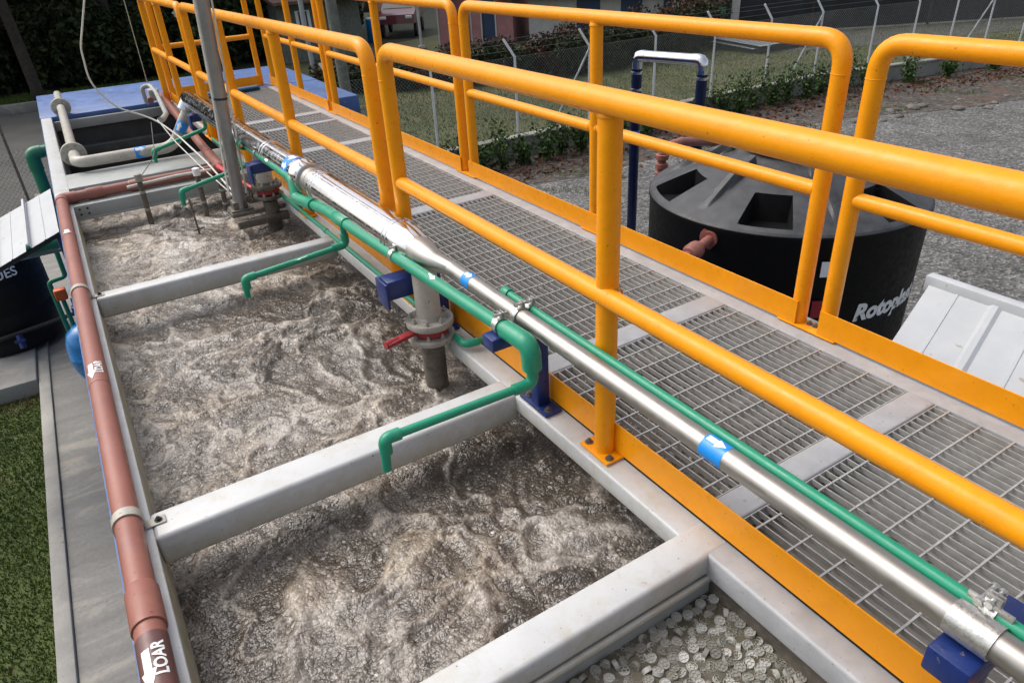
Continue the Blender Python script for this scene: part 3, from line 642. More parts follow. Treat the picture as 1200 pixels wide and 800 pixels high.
# ---- thin green pipe lying on the long beam
gt = thing('thin_green_pipe', 'thin green pipe lying low along the white beam below the railing', 'pipe', (0, 4, 0.03))
pts = [(-0.045, 6.85, 0.036), (-0.018, 4.9, 0.034), (0.002, 3.2, 0.032), (0.006, 2.685, 0.032), (0.075, 2.672, 0.036)]
MB().tube(fillet(pts, [0.5, 0.5, 0.03], 8), 0.0118, 20).build('pipe', 'green', gt)
MB().tube(fillet([(0.0055, 2.74, 0.032), (0.006, 2.685, 0.032), (0.056, 2.674, 0.035)], 0.03, 8), 0.0155, 20).build('elbow', 'green', gt)
sleeve((-0.010, 4.2, 0.0335), YA, 0.0145, 0.05, gt); sleeve((-0.028, 5.55, 0.035), YA, 0.0145, 0.045, gt)
drop((-0.030, 5.22, 0.04), 0.205, (-0.543, 5.22, 0.108), 0.022, gt, 0.0125)
white_arrow((-0.27, 5.22, 0.1595), (-1, 0, -0.19), 0.0125, 0.05, gt, -0.3, False, 0.018)
white_arrow((-0.020, 5.0, 0.034), YA, 0.0118, 0.045, gt, 0.5, True, 0.016)
# ---- thin green pipe right of the stainless one
g3 = thing('thin_green_pipe', 'thin green pipe with an end cap hanging over the grating beside the steel pipe', 'pipe', (0.02, 1, 0.36))
MB().tube([(0.0165, -0.42, 0.3625), (0.0165, 2.36, 0.3625)], 0.0122, 20).build('pipe', 'green', g3)
sleeve((0.0165, 2.375, 0.3625), YA, 0.0168, 0.035, g3, 'green', 'end_cap')
white_arrow((0.0165, 1.72, 0.3625), YA, 0.0122, 0.05, g3, -0.6, True, 0.012)
# ---- thin green air line behind the main one, tucked under the cladding
g4 = thing('thin_green_pipe', 'thin green pipe tucked behind the thick one under the polished cladding', 'pipe', (-0.1, 4, 0.33))
MB().tube([(-0.075, 2.8, 0.300), (-0.085, 3.9, 0.306), (-0.150, 6.6, 0.315)], 0.010, 16).build('pipe', 'green', g4)
sleeve((-0.0795, 3.3, 0.3027), YA, 0.013, 0.03, g4); sleeve((-0.082, 3.6, 0.3044), YA, 0.013, 0.03, g4)

# ---- red-brown pipe round the tank's rim
rp = thing('red_brown_pipe', 'long red brown plastic pipe along the outer rim with white lettering', 'pipe', (-1.175, 3, 0.035))
rx, rz, rr_ = -1.176, 0.036, 0.0335
MB().tube(fillet([(rx, -0.42, rz), (rx, 5.85, rz), (-0.178, 5.88, rz), (-0.178, 6.2, rz), (-0.062, 9.42, rz), (-0.058, 9.55, -0.12)], [0.06, 0.06, 0.3, 0.05], 9), rr_, 32).build('pipe', 'red_pvc', rp)
def bell(P, d, L, rev=False):
    d = Vector(d).normalized(); r0, r1 = rr_, rr_+0.0045
    pr = [(r0, 0), (r1, 0.012), (r1, L-0.001), (r0+0.001, L)]
    return MB().lathe(P, d, pr, 36).build('coupling', 'red_pvc', rp)
bell((rx, 2.13, rz), (0, -1, 0), 0.135); bell((-0.93, 5.858, rz), (-1, 0, 0), 0.10); bell((-0.78, 5.862, rz), (1, 0, 0), 0.08)
MB().tube(fillet([(rx, 5.76, rz), (rx, 5.85, rz), (-1.09, 5.8525, rz)], 0.058, 9), rr_+0.004, 32).build('elbow', 'red_pvc', rp)
MB().tube(fillet([(-0.27, 5.877, rz), (-0.178, 5.88, rz), (-0.178, 5.97, rz)], 0.058, 9), rr_+0.004, 32).build('elbow', 'red_pvc', rp)
MB().lathe((-0.1725, 6.35, rz), (0.036, 1, 0), [(rr_, 0), (rr_+0.004, 0.004), (rr_+0.004, 0.07), (rr_+0.001, 0.072)], 32).build('coupling', 'red_pvc', rp)
for y, txt in ((1.865, True), (3.285, True), (5.02, False)):
    L = 0.19 if txt else 0.085
    o = ring_band('label_band', (rx, y, rz), YA, rr_+0.0010, L, 'dark_band' if y < 2 else 'red_pvc', rp)
    o['label'] = 'dark band with a white arrow and the letters LOAR' if y < 2 else 'band with a white arrow'
    a = rot_bm(arrow_bm(0.115 if txt else 0.07, 0.036 if txt else 0.05, 0.5, 0.5), 180)
    art_mesh('arrow', a, (rx, y-0.012 if txt else y, rz), YA, Z*math.cos(0.36 if txt else 0)-Vector((1, 0, 0))*math.sin(0.36 if txt else 0), rr_+0.0022, 'sign_white', o)
    if txt:
        t = text_bm('LOAR', 0.036, 0.0012); al = -0.42
        art_mesh('lettering', t, (rx, y+0.012, rz), YA, Z*math.cos(al)-Vector((1, 0, 0))*math.sin(al), rr_+0.0023, 'sign_white', o)
for y in (4.155, 2.40):
    b = MB()
    n = 20; ri, ro = rr_+0.001, rr_+0.005
    path = [(rx-math.cos(math.pi*k/n)*1.0, math.sin(math.pi*k/n)) for k in range(n+1)]
    inner = [(rx-math.cos(math.pi*k/n)*ri, rz+math.sin(math.pi*k/n)*ri) for k in range(n+1)]; outer = [(rx-math.cos(math.pi*k/n)*ro, rz+math.sin(math.pi*k/n)*ro) for k in range(n+1)]
    inner = [(inner[0][0], 0.0)]+inner+[(inner[-1][0], 0.003)]; outer = [(outer[0][0], 0.0)]+outer+[(outer[-1][0], 0.0035)]
    for k in range(len(inner)-1):
        v = [b.bm.verts.new((x, y+s, z)) for s in (-0.017, 0.017) for (x, z) in (inner[k], inner[k+1], outer[k+1], outer[k])]
        for f in ((0, 1, 5, 4), (2, 3, 7, 6), (3, 2, 1, 0), (4, 5, 6, 7)): b.bm.faces.new([v[i] for i in f])
    c_ = b.build('pipe_strap', 'beige', rp, auto=False)
    MB().span(rx+ro-0.001, rx+ro+0.048, y-0.017, y+0.017, 0.0025, 0.006, 0.001).build('strap_tab', 'beige', c_)
    MB().hexbolt((rx+ro+0.030, y, 0.006), 0.007, 0.006).build('bolt', 'rubber', c_)

# ---- blue pipe supports
def clamp(b, P, r, w=0.012):
    P = Vector(P)
    b.lathe(P-YA*w, YA, [(r+0.0005, 0), (r+0.0045, 0.0), (r+0.0045, 2*w), (r+0.0005, 2*w)], 28)
    b.box(P+Vector((0, 0, r+0.012)), (0.004, 2*w, 0.022), 0.001); b.box(P+Vector((0.009, 0, r+0.012)), (0.004, 2*w, 0.022), 0.001)
    b.lathe(P+Vector((-0.018, 0, r+0.014)), (1, 0, 0), [(0, 0), (0.007, 0), (0.007, 0.007), (0.004, 0.007), (0.004, 0.040), (0.007, 0.040), (0.007, 0.047), (0, 0.047)], 8, False)
def support(y, x0, x1, zt, label, plate=True, clamps=(), hx=0.045, bh=0.042, bw=0.062, deep=0.0, px=0.04):
    s = thing('pipe_support', label, 'pipe support', (px, y, 0), 'blue pipe supports')
    MB().box(((x0+x1)/2, y, zt-bh/2), (x1-x0, bw, bh), 0.006).build('crossbar', 'navy', s)
    if deep: MB().span(x0-0.0125, x0-0.0005, y-0.05, y+0.05, zt-bh-deep, zt-0.004, 0.004).build('side_plate', 'navy', s)
    MB().span(px-hx/2, px+hx/2, y-hx/2, y+hx/2, 0.010, zt-bh-0.0005, 0.005).build('post', 'navy', s)
    if plate:
        p_ = MB().box((px, y, 0.0075), (0.066, 0.155, 0.009), 0.003).build('base_plate', 'navy', s)
        b = MB()
        for k in (-1, 1): b.hexbolt((px-0.008, y+k*0.055, 0.012), 0.009, 0.007)
        b.build('bolts', 'dirty_pipe', p_)
    for (x, z, r) in clamps:
        b = MB(); clamp(b, (x, y, z), r); b.build('pipe_clamp', 'zinc', s)
    return s
support(2.24, -0.140, 0.090, 0.316, 'tall navy pipe support with three zinc clamps nearest the white cross beam corner', clamps=((GX(2.24), 0.340, gr), (SX, SZ, 0.027), (0.0165, 0.3625, 0.0122)))
support(2.93, -0.185, 0.03, 0.262, 'navy pipe support beside the grey valve under the end of the cladding', clamps=((GX(2.93), 0.339, gr),), bh=0.075, bw=0.085, deep=0.03)
support(4.72, -0.215, 0.0, 0.320, 'navy pipe support next to the foot of the grey pole', clamps=((-0.1555, 0.362, gr),), bh=0.055, bw=0.09, deep=0.06, px=0.02)
support(6.45, -0.22, 0.0, 0.320, 'farthest navy pipe support where the beige pipe rises', clamps=((-0.1535, 0.362, gr),), bh=0.055, bw=0.09, deep=0.06, px=-0.02)
s = support(0.915, -0.075, 0.135, 0.312, 'large navy pipe support with a wide zinc clamp in the bottom right corner', clamps=((0.0165, 0.3625, 0.0122),), bh=0.055, bw=0.07)
b = MB(); b.lathe((SX, 0.88, SZ), YA, [(0.0275, 0), (0.0315, 0), (0.0315, 0.07), (0.0275, 0.07)], 32)
b.box((SX+0.0325, 0.915, SZ+0.022), (0.006, 0.07, 0.03), 0.001); b.lathe((SX+0.02, 0.93, SZ+0.033), (1, 0, 0), [(0, 0), (0.008, 0), (0.008, 0.007), (0.0045, 0.007), (0.0045, 0.05), (0.008, 0.05), (0.008, 0.056), (0, 0.056)], 8, False)
b.build('wide_clamp', 'zinc', s)
MB().span(0.0, 0.03, 0.885, 0.945, 0.312, 0.352, 0.003).build('spacer', 'rubber', s)

# ---- butterfly valves on their drop pipes
def valve(x, y, label, lever_mat, lever_pts, top_z=0.34, fm='cast'):
    v = thing('butterfly_valve', label, 'valve', (x, y, -0.2), 'valves under the steel pipe')
    MB().tube([(x, y, top_z), (x, y, 0.105)], 0.046, 32).build('pipe', 'beige', v)
    MB().tube([(x, y, 0.0), (x, y, -0.32)], 0.0445, 32).build('dip_pipe', 'dirty_pipe', v)
    for z0, z1 in ((0.083, 0.108), (0.022, 0.044)):
        f_ = MB().lathe((x, y, z0), Z, [(0, 0), (0.088, 0), (0.090, 0.003), (0.090, z1-z0-0.003), (0.088, z1-z0), (0.054, z1-z0), (0.05, z1-z0+0.012), (0, z1-z0+0.012)], 40).build('flange', fm, v)
        for k in range(8):
            b = MB(); a = k*math.pi/4+0.2; b.lathe((x+0.071*math.cos(a), y+0.071*math.sin(a), z1-0.001), Z, [(0, 0), (0.0085, 0), (0.0085, 0.011), (0.0045, 0.011), (0.0045, 0.02), (0, 0.02)], 6, False); b.build('bolt', 'cast', f_)
    MB().lathe((x, y, 0.046), Z, [(0, 0), (0.06, 0), (0.068, 0.006), (0.068, 0.030), (0.06, 0.036), (0, 0.036)], 32).build('valve_body', 'valve_red', v)
    P0, P1 = Vector(lever_pts[0]), Vector(lever_pts[1]); dv = (P1-P0)
    b = MB(); b.tube([(x-0.05, y-0.02, 0.064), P0], 0.011, 12)
    rot = dv.to_track_quat('X', 'Z').to_matrix(); b.box((P0+P1)/2, (dv.length, 0.034, 0.016), 0.005, rot)
    b.tube([lerp(P0, P1, 0.62), P1+dv*0.03], [0.013, 0.016], 12)
    b.build('lever', lever_mat, v); return v
valve(-0.062, 2.83, 'grey flanged butterfly valve with a dark red lever, nearest the camera', 'valve_red', ((-0.12, 2.82, 0.074), (-0.255, 2.80, 0.066)))
valve(-0.085, 5.03, 'grey flanged butterfly valve with a bright red lever behind the pole', 'bright_red', ((-0.19, 5.22, 0.095), (-0.275, 5.40, 0.17)), fm='dirty_pipe')

# ---- pole on its bracket, cables
pl = thing('pole', 'slim grey steel pole strapped with cables rising beside the red lever', 'pole', (-0.257, 5.08, -0.03))
PA, PB = Vector((-0.257, 5.08, -0.03)), Vector((-0.150, 5.06, 1.75))
pdv = (PB-PA).normalized()
MB().tube([PA, PB], 0.036, 28).build('pole_tube', 'pole', pl)
for t in (0.36, 0.66): MB().lathe(lerp(PA, PB, t), pdv, [(0.036, 0), (0.0385, 0), (0.0385, 0.012), (0.036, 0.012)], 24).build('cable_tie', 'rubber', pl)
b = MB(); b.span(-0.325, 0.0, 5.02, 5.16, -0.062, -0.034, 0.006); b.span(-0.31, 0.0, 4.965, 5.015, -0.12, -0.075, 0.004); b.span(-0.32, -0.19, 5.03, 5.15, -0.034, -0.022, 0.003); b.build('bracket', 'dirty_pipe', pl)
MB().box((-0.258, 5.09, 0.0), (0.088, 0.088, 0.05), 0.010).build('pole_foot', 'dirty_pipe', pl)
cb = MB()
offs = [(-0.046, -0.012), (-0.044, -0.024), (0.040, -0.030), (0.046, -0.018)]
for (ox, oy) in offs: cb.tube([PA+Vector((ox*1.15, oy*1.3-0.01, 0.10)), lerp(PA, PB, 0.36)+Vector((ox, oy, 0)), lerp(PA, PB, 0.66)+Vector((ox, oy, 0)), PB+Vector((ox, oy, 0))], 0.0038, 8)
cb.build('cable_bundle', 'cable', pl)
def cable(name, pts, r, mat, label, cat='cable', group=None):
    o = MB().tube(fillet(pts, 0.25, 10), r, 10).build(name, mat); return tag(o, label, cat, group)
cable('cable', [(-0.60, 6.4, 2.3), (-0.655, 6.4, 1.14), (-0.775, 6.4, 0.84), (-0.790, 6.4, 0.62), (-0.685, 6.4, 0.445), (-0.47, 6.35, 0.345), (-0.37, 6.1, 0.245), (-0.29, 5.72, 0.13), (-0.24, 5.3, 0.02), (-0.215, 5.12, -0.02)], 0.0058, 'cable', 'thick white cable hanging in a loop down to the pipes')
cable('cable', [(-0.45, 6.36, 0.33), (-0.40, 6.10, 0.21), (-0.33, 5.80, 0.10), (-0.25, 5.4, 0.0), (-0.235, 5.2, -0.03)], 0.0042, 'cable', 'thin white cable beside the loop, running down to the pole foot')
cable('cable', [(-0.50, 6.3, 0.33), (-0.56, 6.05, 0.16), (-0.70, 5.86, 0.078)], 0.0028, 'dirty_pipe', 'thin grey wire slanting from the loop to the red pipe')
cable('stay_wire', [(-0.154, 9.3, 1.9), (-0.158, 9.3, 0.98), (-0.166, 9.32, 0.10)], 0.0045, 'zinc', 'straight thin wire rising from the far blue plate', 'wire')
hk = thing('conduit', 'grey hooked cable conduit on the edge of the far blue plate', 'conduit', (-0.2, 8.9, 0))
MB().tube(fillet([(-0.23, 9.30, 0.0), (-0.235, 9.3, 0.16), (-0.15, 9.28, 0.17), (-0.14, 9.0, 0.13), (-0.22, 7.9, 0.10), (-0.34, 7.1, 0.2), (-0.42, 6.5, 0.30)], 0.07, 8), 0.022, 16).build('conduit_tube', 'grey_paint', hk)
MB().box((-0.155, 9.12, 0.10), (0.10, 0.12, 0.11), 0.012).build('junction_box', 'grey_paint', hk)
MB().lathe((-0.215, 9.0, 0.07), (0, -1, 0), [(0, 0), (0.03, 0), (0.03, 0.04), (0, 0.04)], 18).build('cap', 'red_pvc', hk)
# ---- level probes through the frothing cell
for i, (x, y, zt, lb) in enumerate(((-0.722, 5.665, 0.115, 'grimy sensor tube standing in the foam, nearer the outer rim'), (-0.385, 5.60, 0.10, 'grimy sensor tube with a white cap, nearer the walkway'), (-0.255, 5.60, 0.03, 'short sensor tube stub next to the white beam'))):
    p_ = thing('sensor_tube', lb, 'sensor', (x, y, -0.3), 'sensor tubes')
    b = MB(); b.tube([(x-0.012, y, -0.34), (x, y, zt)], 0.0165, 16); b.build('tube', 'dirty_pipe', p_)
    for k in (0.25, 0.55, 0.8): MB().lathe((x-0.012*(1-k), y, -0.34+(zt+0.34)*k), Z, [(0.0165, 0), (0.0185, 0.002), (0.0185, 0.014), (0.0165, 0.016)], 16).build('collar', 'cast', p_)
    MB().lathe((x, y, zt-0.012), Z, [(0.0165, 0), (0.023, 0.0), (0.023, 0.045), (0.012, 0.05), (0, 0.05)], 18).build('cap', 'cast' if i != 1 else 'sign_white', p_)
cd_ = MB(); cd_.tube([(-0.80, 5.69, 0.073), (-0.50, 5.70, 0.085), (-0.28, 5.71, 0.08)], 0.010, 12); tag(cd_.build('conduit', 'cable'), 'white conduit strip lying along the red brown cross pipe', 'conduit')
sk = MB(); sk.tube([(-0.50, 5.30, -0.25), (-0.505, 5.30, 0.03)], 0.006, 8); sk.tube([(-0.53, 5.30, -0.17), (-0.46, 5.30, -0.16)], 0.006, 8); tag(sk.build('metal_rod', 'dirty_pipe'), 'short dark rod sticking out of the foam beside a green drop', 'rod')
dr = MB(); dr.tube([(0.33, 9.0, 0.012), (0.92, 9.12, 0.012)], 0.02, 10); dr.tube([(0.36, 9.03, 0.03), (0.90, 9.08, 0.03)], 0.015, 10); tag(dr.build('rolled_mat', paint('teal_cloth', (0.012, 0.10, 0.17), 0.8, 0.3, 20)), 'rolled teal cloth lying at the far end of the grating', 'cloth')

# ================================================================== LEFT OF THE TANK
lr = thing('roof_panel', 'white ribbed roof sheet on the left, over the smaller black tank', 'roof', (-1.9, 7.0, -0.5))
def ribbed(x0, x1, y0, y1, zf, axis, pitch, name, mat, parent, rib=0.03, th=0.004):
    """ribs run along 'axis'; zf(x, y) gives the sheet height"""
    b = MB(); prof = []; u = 0.0; U = (y1-y0) if axis == 'x' else (x1-x0)
    while u < U:
        for du, h in ((0, 0), (pitch*0.36, 0), (pitch*0.365, 0.004), (pitch*0.40, 0.004), (pitch*0.405, 0), (pitch*0.80, 0), (pitch*0.85, rib), (pitch*0.92, rib), (pitch*0.97, 0)):
            if u+du <= U: prof.append((u+du, h))
        u += pitch
    prof.append((U, 0)); rows = []
    for s in (0, 1):
        row = []
        for (u, h) in prof:
            x, y = ((x0 if s == 0 else x1), y0+u) if axis == 'x' else (x0+u, (y0 if s == 0 else y1))
            row.append((b.bm.verts.new((x, y, zf(x, y)+h)), b.bm.verts.new((x, y, zf(x, y)+h-th))))
        rows.append(row)
    for k in range(len(prof)-1):
        for j in (0, 1): b.bm.faces.new((rows[0][k][j], rows[0][k+1][j], rows[1][k+1][j], rows[1][k][j]))
        for s in (0, 1): b.bm.faces.new((rows[s][k][0], rows[s][k+1][0], rows[s][k+1][1], rows[s][k][1]))
    for k in (0, -1): b.bm.faces.new((rows[0][k][0], rows[1][k][0], rows[1][k][1], rows[0][k][1]))
    return b.build(name, mat, parent)
lz = lambda x, y: -0.30+(x+1.28)*0.38+(y-7.0)*0.06
ribbed(-2.65, -1.285, 6.46, 7.50, lz, 'y', 0.235, 'sheet', 'roof_white', lr, 0.042)
b = MB()
for x in (-1.30, -2.6): b.tube([(x, 6.52, GZ), (x, 6.52, lz(x, 6.52)-0.05)], 0.02, 10)
b.build('leg', 'navy', lr)
MB().tube([(-2.64, 6.50, lz(-2.64, 6.5)-0.03), (-1.29, 6.50, lz(-1.29, 6.5)-0.03)], 0.017, 10).build('edge_bar', 'rubber', lr)
MB().tube([(-1.72, 6.62, -0.52), (-1.225, 6.95, -0.62)], 0.012, 10).build('brace', 'grey_paint', lr)
bt = thing('small_black_tank', 'small black plastic tank with white letters under the left roof', 'water tank', (-2.215, 9.45, GZ+0.16))
MB().lathe((-2.215, 9.45, GZ+0.16), Z, [(r_, h_*1.25) for r_, h_ in ((0, 0), (0.47, 0), (0.505, 0.02), (0.512, 0.10), (0.505, 0.115), (0.512, 0.13), (0.515, 0.33), (0.508, 0.345), (0.515, 0.36), (0.515, 0.58), (0.508, 0.595), (0.515, 0.61), (0.512, 0.86), (0.49, 0.92), (0.30, 1.03), (0.20, 1.05), (0.20, 1.09), (0, 1.10))], 56).build('body', 'black', bt)
t = text_bm('TANQUES', 0.135, 0.002)
a0 = math.atan2(CAM.y-9.45, CAM.x+2.215)
dirv = lambda a: Vector((math.cos(a), math.sin(a), 0))
def text_on_drum(name, t, C, r, ang, z, mat, parent, tilt=0.0):
    if tilt: rot_bm(t, tilt)
    for v in t.verts:
        a = ang+v.co.x/r; v.co = Vector(C)+dirv(a)*(r+0.004)+Z*(z+v.co.y)
    q = MB(); q.bm.free(); q.bm = t; return q.build(name, mat, parent, auto=False)
text_on_drum('lettering', t, (-2.215, 9.45, 0), 0.515, a0-0.09, -1.37, 'sign_white', bt)
text_on_drum('small_lettering', text_bm('n', 0.10), (-2.215, 9.45, 0), 0.515, a0-0.13, -1.60, 'sign_white', bt)
hs_ = MB(); hs_.tube(fillet([(-2.9, 8.95, -1.95), (-2.3, 8.88, -2.0), (-1.85, 8.95, -1.98), (-1.5, 8.9, -1.92), (-1.25, 8.9, -1.92)], 0.2, 6), 0.022, 12); tag(hs_.build('hose', 'rubber'), 'dark hose running low in front of the small black tank', 'hose')
tp = MB(); tp.tube([(-2.10, 8.86, -1.99), (-2.10, 8.80, -2.12)], 0.03, 12); tp.box((-2.10, 8.79, -2.03), (0.10, 0.03, 0.03), 0.006); tag(tp.build('tap', 'navy'), 'small blue tap below the dark hose', 'tap')
ge = thing('green_elbow_pipe', 'fat dark green pipe bending down outside the rim on the left', 'pipe', (-1.4, 9.0, -1.0))
MB().tube(fillet([(-1.21, 9.02, -0.255), (-1.395, 9.02, -0.265), (-1.40, 8.98, -2.0)], 0.09, 9), 0.056, 28).build('pipe', 'darkgreen', ge)
MB().tube(fillet([(-1.30, 9.02, -0.26), (-1.395, 9.02, -0.265), (-1.3965, 9.02, -0.43)], 0.088, 9), 0.063, 28).build('elbow', 'darkgreen', ge)
g5 = MB(); g5.tube([(-2.0, 7.9, -0.86), (-1.40, 7.9, -0.84)], 0.055, 20); tag(g5.build('green_pipe', 'darkgreen'), 'short fat green pipe under the white ribbed roof sheet on the left', 'pipe')
pt = thing('pressure_tank', 'bright blue round pressure tank against the outer wall', 'pressure tank', (-1.46, 7.9, GZ+0.1))
MB().lathe((-1.46, 7.9, GZ+0.1), Z, [(0, 0.06), (0.10, 0.07), (0.17, 0.12), (0.205, 0.22), (0.21, 0.30), (0.213, 0.305), (0.213, 0.345), (0.21, 0.35), (0.205, 0.47), (0.17, 0.57), (0.10, 0.63), (0.03, 0.65), (0.03, 0.70), (0, 0.70)], 40).build('body', 'pump_blue', pt)
b = MB()
for k in range(3):
    a = k*2.094; b.tube([(-1.46+0.12*math.cos(a), 7.9+0.12*math.sin(a), GZ+0.1), (-1.46+0.10*math.cos(a), 7.9+0.10*math.sin(a), GZ+0.2)], 0.02, 8)
b.build('legs', 'navy', pt)
b = MB(); b.tube([(-1.46, 7.9, GZ+0.79), (-1.46, 7.9, -1.38)], 0.02, 12); b.box((-1.45, 7.9, -1.50), (0.10, 0.08, 0.08), 0.012); b.build('fitting', 'navy', pt)
ov = thing('orange_valve', 'small orange valve block beside the blue pressure tank', 'valve', (-1.53, 8.05, -1.42))
MB().box((-1.545, 8.05, -1.37), (0.10, 0.09, 0.11), 0.015).build('body', 'orange', ov)
MB().tube([(-1.545, 8.05, -1.425), (-1.545, 8.05, -2.3)], 0.02, 12).build('riser', 'darkgreen', ov)
g6 = MB(); g6.tube(fillet([(-1.46, 8.3, -0.95), (-1.47, 8.3, -1.3), (-1.62, 8.3, -1.32), (-1.62, 8.3, -2.3)], 0.04, 6), 0.022, 12); tag(g6.build('green_pipe', 'darkgreen'), 'thin green pipe standing behind the orange valve', 'pipe')

# ================================================================== RIGHT OF THE TANK
RC, RR, RZ = Vector((3.88, 4.33, 0)), 1.10, -0.60
rt_ = thing('black_water_tank', 'large black water tank with white lettering beyond the walkway', 'water tank', (RC.x, RC.y, GZ))
def tank_top():
    A0 = [R(-148+60*k) for k in range(6)]; nA, nR = 288, 60; vs = []; fs = []
    rr = np.linspace(1.0, 0.30, nR)
    for j, r in enumerate(rr):
        for i in range(nA):
            a = 2*math.pi*i/nA
            s = (1-r)/0.7; z = 0.008+0.33*s**0.92 if r < 0.992 else 0.0
            dmin = min(abs((a-q+math.pi) % (2*math.pi)-math.pi) for q in A0)
            half = R(10.5)
            if dmin < half and 0.66 < r < 0.945: z = -0.03
            da = min(abs((a-q-R(30)+math.pi) % (2*math.pi)-math.pi) for q in A0)
            if da*r < 0.038 and 0.40 < r < 0.90: z += 0.075*min(1, (0.90-r)/0.3)*min(1, (0.038-da*r)/0.012)
            vs.append((RC.x+RR*r*math.cos(a), RC.y+RR*r*math.sin(a), RZ+z))
    for j in range(nR-1):
        for i in range(nA):
            fs.append((j*nA+i, j*nA+(i+1) % nA, (j+1)*nA+(i+1) % nA, (j+1)*nA+i))
    fs.append(tuple((nR-1)*nA+i for i in range(nA)))
    o = np_mesh('tank_top', vs, fs, 'black_top', rt_); o.data.materials.append(MT['black']); V = np.array(vs)
    for p_ in o.data.polygons:
        z = V[list(p_.vertices)][:, 2].min()-RZ; rr0 = np.hypot(V[p_.vertices[0]][0]-RC.x, V[p_.vertices[0]][1]-RC.y)/RR
        if z < 0.0 and rr0 < 0.975: p_.material_index = 1
    return o
tank_top()
H_ = RZ-GZ
MB().lathe((RC.x, RC.y, GZ), Z, [(0, 0.004), (RR*0.97, 0.004), (RR*0.985, 0.03), (RR*0.985, 0.55), (RR*0.978, 0.57), (RR*0.985, 0.59), (RR*0.99, 1.1), (RR*0.983, 1.12), (RR*0.99, 1.14), (RR*0.995, H_-0.05), (RR*1.004, H_-0.03), (RR*1.004, H_-0.004), (RR*0.99, H_+0.002)], 96).build('body', 'black', rt_)
ld = MB().lathe((RC.x, RC.y, RZ+0.30), Z, [(0.335, 0.0), (0.335, 0.06), (0.36, 0.062), (0.36, 0.10), (0.33, 0.115), (0.10, 0.135), (0, 0.137)], 48).build('lid', 'black', rt_)
b = MB()
for k in range(40):
    a = k*2*math.pi/40; b.box((RC.x+0.362*math.cos(a), RC.y+0.362*math.sin(a), RZ+0.38), (0.012, 0.018, 0.05), 0, Matrix.Rotation(a, 3, 'Z'))
b.build('lid_ribs', 'black', ld)
fc = MB().lathe((RC.x-0.10+0.28, RC.y-0.62, RZ+0.13), Vector((0.05, -0.25, 1)), [(0, 0), (0.085, 0), (0.085, 0.03), (0.055, 0.03), (0.055, 0.08), (0.045, 0.085), (0, 0.085)], 28).build('fitting', 'zinc', rt_)
text_on_drum('lettering', text_bm('Rotoplast', 0.185, 0.009, 0.18, 1.0), RC, RR*0.99, R(-90), -1.235, 'sign_white', rt_)
b = MB(); b.prism([(-0.03, -0.06), (0.03, -0.06), (0.03, 0.06), (-0.03, 0.06)], 0, 1)
b.bm.free(); b.bm = bmesh.new(); b.quad((-0.035, -0.06, 0), (0.035, -0.06, 0), (0.035, 0.06, 0), (-0.035, 0.06, 0)); text_on_drum('sticker', b.bm, RC, RR*1.0, R(-124), -0.84, 'sign_white', rt_)
b = bmesh.new(); b.faces.new([b.verts.new(p) for p in ((-0.035, -0.07, 0), (0.035, -0.07, 0), (0.035, 0.07, 0), (-0.035, 0.07, 0))]); text_on_drum('red_sticker', b, RC, RR*1.0, R(-125), -1.16, 'valve_red', rt_)
sa = R(-168); s0 = RC+dirv(sa)*RR*0.985+Z*(RZ-0.10)
st_ = thing('red_inlet_pipe', 'red brown inlet pipe entering the side of the large black tank', 'pipe', tuple(s0))
sdv = dirv(R(-160))
b = MB(); b.tube(fillet([s0-sdv*0.03, s0+sdv*0.62, s0+sdv*0.72-Z*1.6], 0.1, 8), 0.036, 22); b.build('pipe', 'red_pvc', st_)
MB().lathe(s0-sdv*0.012, sdv, [(0.036, 0), (0.088, 0), (0.088, 0.022), (0.060, 0.026), (0.060, 0.05), (0.036, 0.05)], 28).build('collar', 'red_pvc', st_)
MB().lathe(s0+sdv*0.24, sdv, [(0.036, 0), (0.062, 0.003), (0.068, 0.03), (0.068, 0.10), (0.055, 0.11), (0.055, 0.15), (0.036, 0.155)], 28).build('union', 'red_pvc', st_)
rb = thing('red_pipe_run', 'red brown pipe run with couplings on the gravel behind the black tank', 'pipe', (4.0, 6.4, GZ))
b = MB(); b.tube(fillet([(3.98, 5.9, GZ+0.02), (3.98, 5.9, -0.585), (4.25, 5.91, -0.57), (4.65, 5.90, -0.64), (5.3, 5.5, -0.8), (5.5, 5.4, GZ)], 0.08, 8), 0.045, 20); b.build('pipe', 'red_pvc', rb)
b = MB()
for z in (-0.70, -0.79, -0.88): b.lathe((3.98, 5.9, z), Z, [(0.045, 0), (0.066, 0.004), (0.066, 0.05), (0.045, 0.054)], 20)
b.build('couplings', 'red_pvc', rb)
up_ = thing('clad_pipe_loop', 'polished inverted U shaped clad pipe standing behind the black tank', 'pipe', (4.8, 6.8, GZ))
LA, LB = Vector((4.715, 7.17, 0)), Vector((4.93, 6.36, 0)); lz_ = 0.085
ld_ = (LB-LA).normalized()
b = MB(); b.tube([LA+Z*GZ, LA+Z*(lz_-0.12)], 0.060, 28); b.build('leg', 'dark_reflect_clad', up_)
b = MB(); b.tube([LB+Z*GZ, LB+Z*(lz_-0.12)], 0.060, 28); b.build('leg', 'dark_reflect_clad', up_)
MB().tube([LA+ld_*0.10+Z*lz_, LB-ld_*0.10+Z*lz_], 0.060, 28).build('top_pipe', 'chrome', up_)
for P, s in ((LA, 1), (LB, -1)):
    b = MB(); b.tube(fillet([P+Z*(lz_-0.14), P+Z*lz_, P+ld_*s*0.12+Z*lz_], 0.11, 3), 0.064, 28)
    for f in b.bm.faces: f.smooth = True
    b.build('elbow', 'chrome', up_)
    MB().lathe(P+Z*(lz_-0.20), Z, [(0.060, 0), (0.065, 0.002), (0.065, 0.03), (0.060, 0.032)], 28).build('seam_band', 'alu', up_)
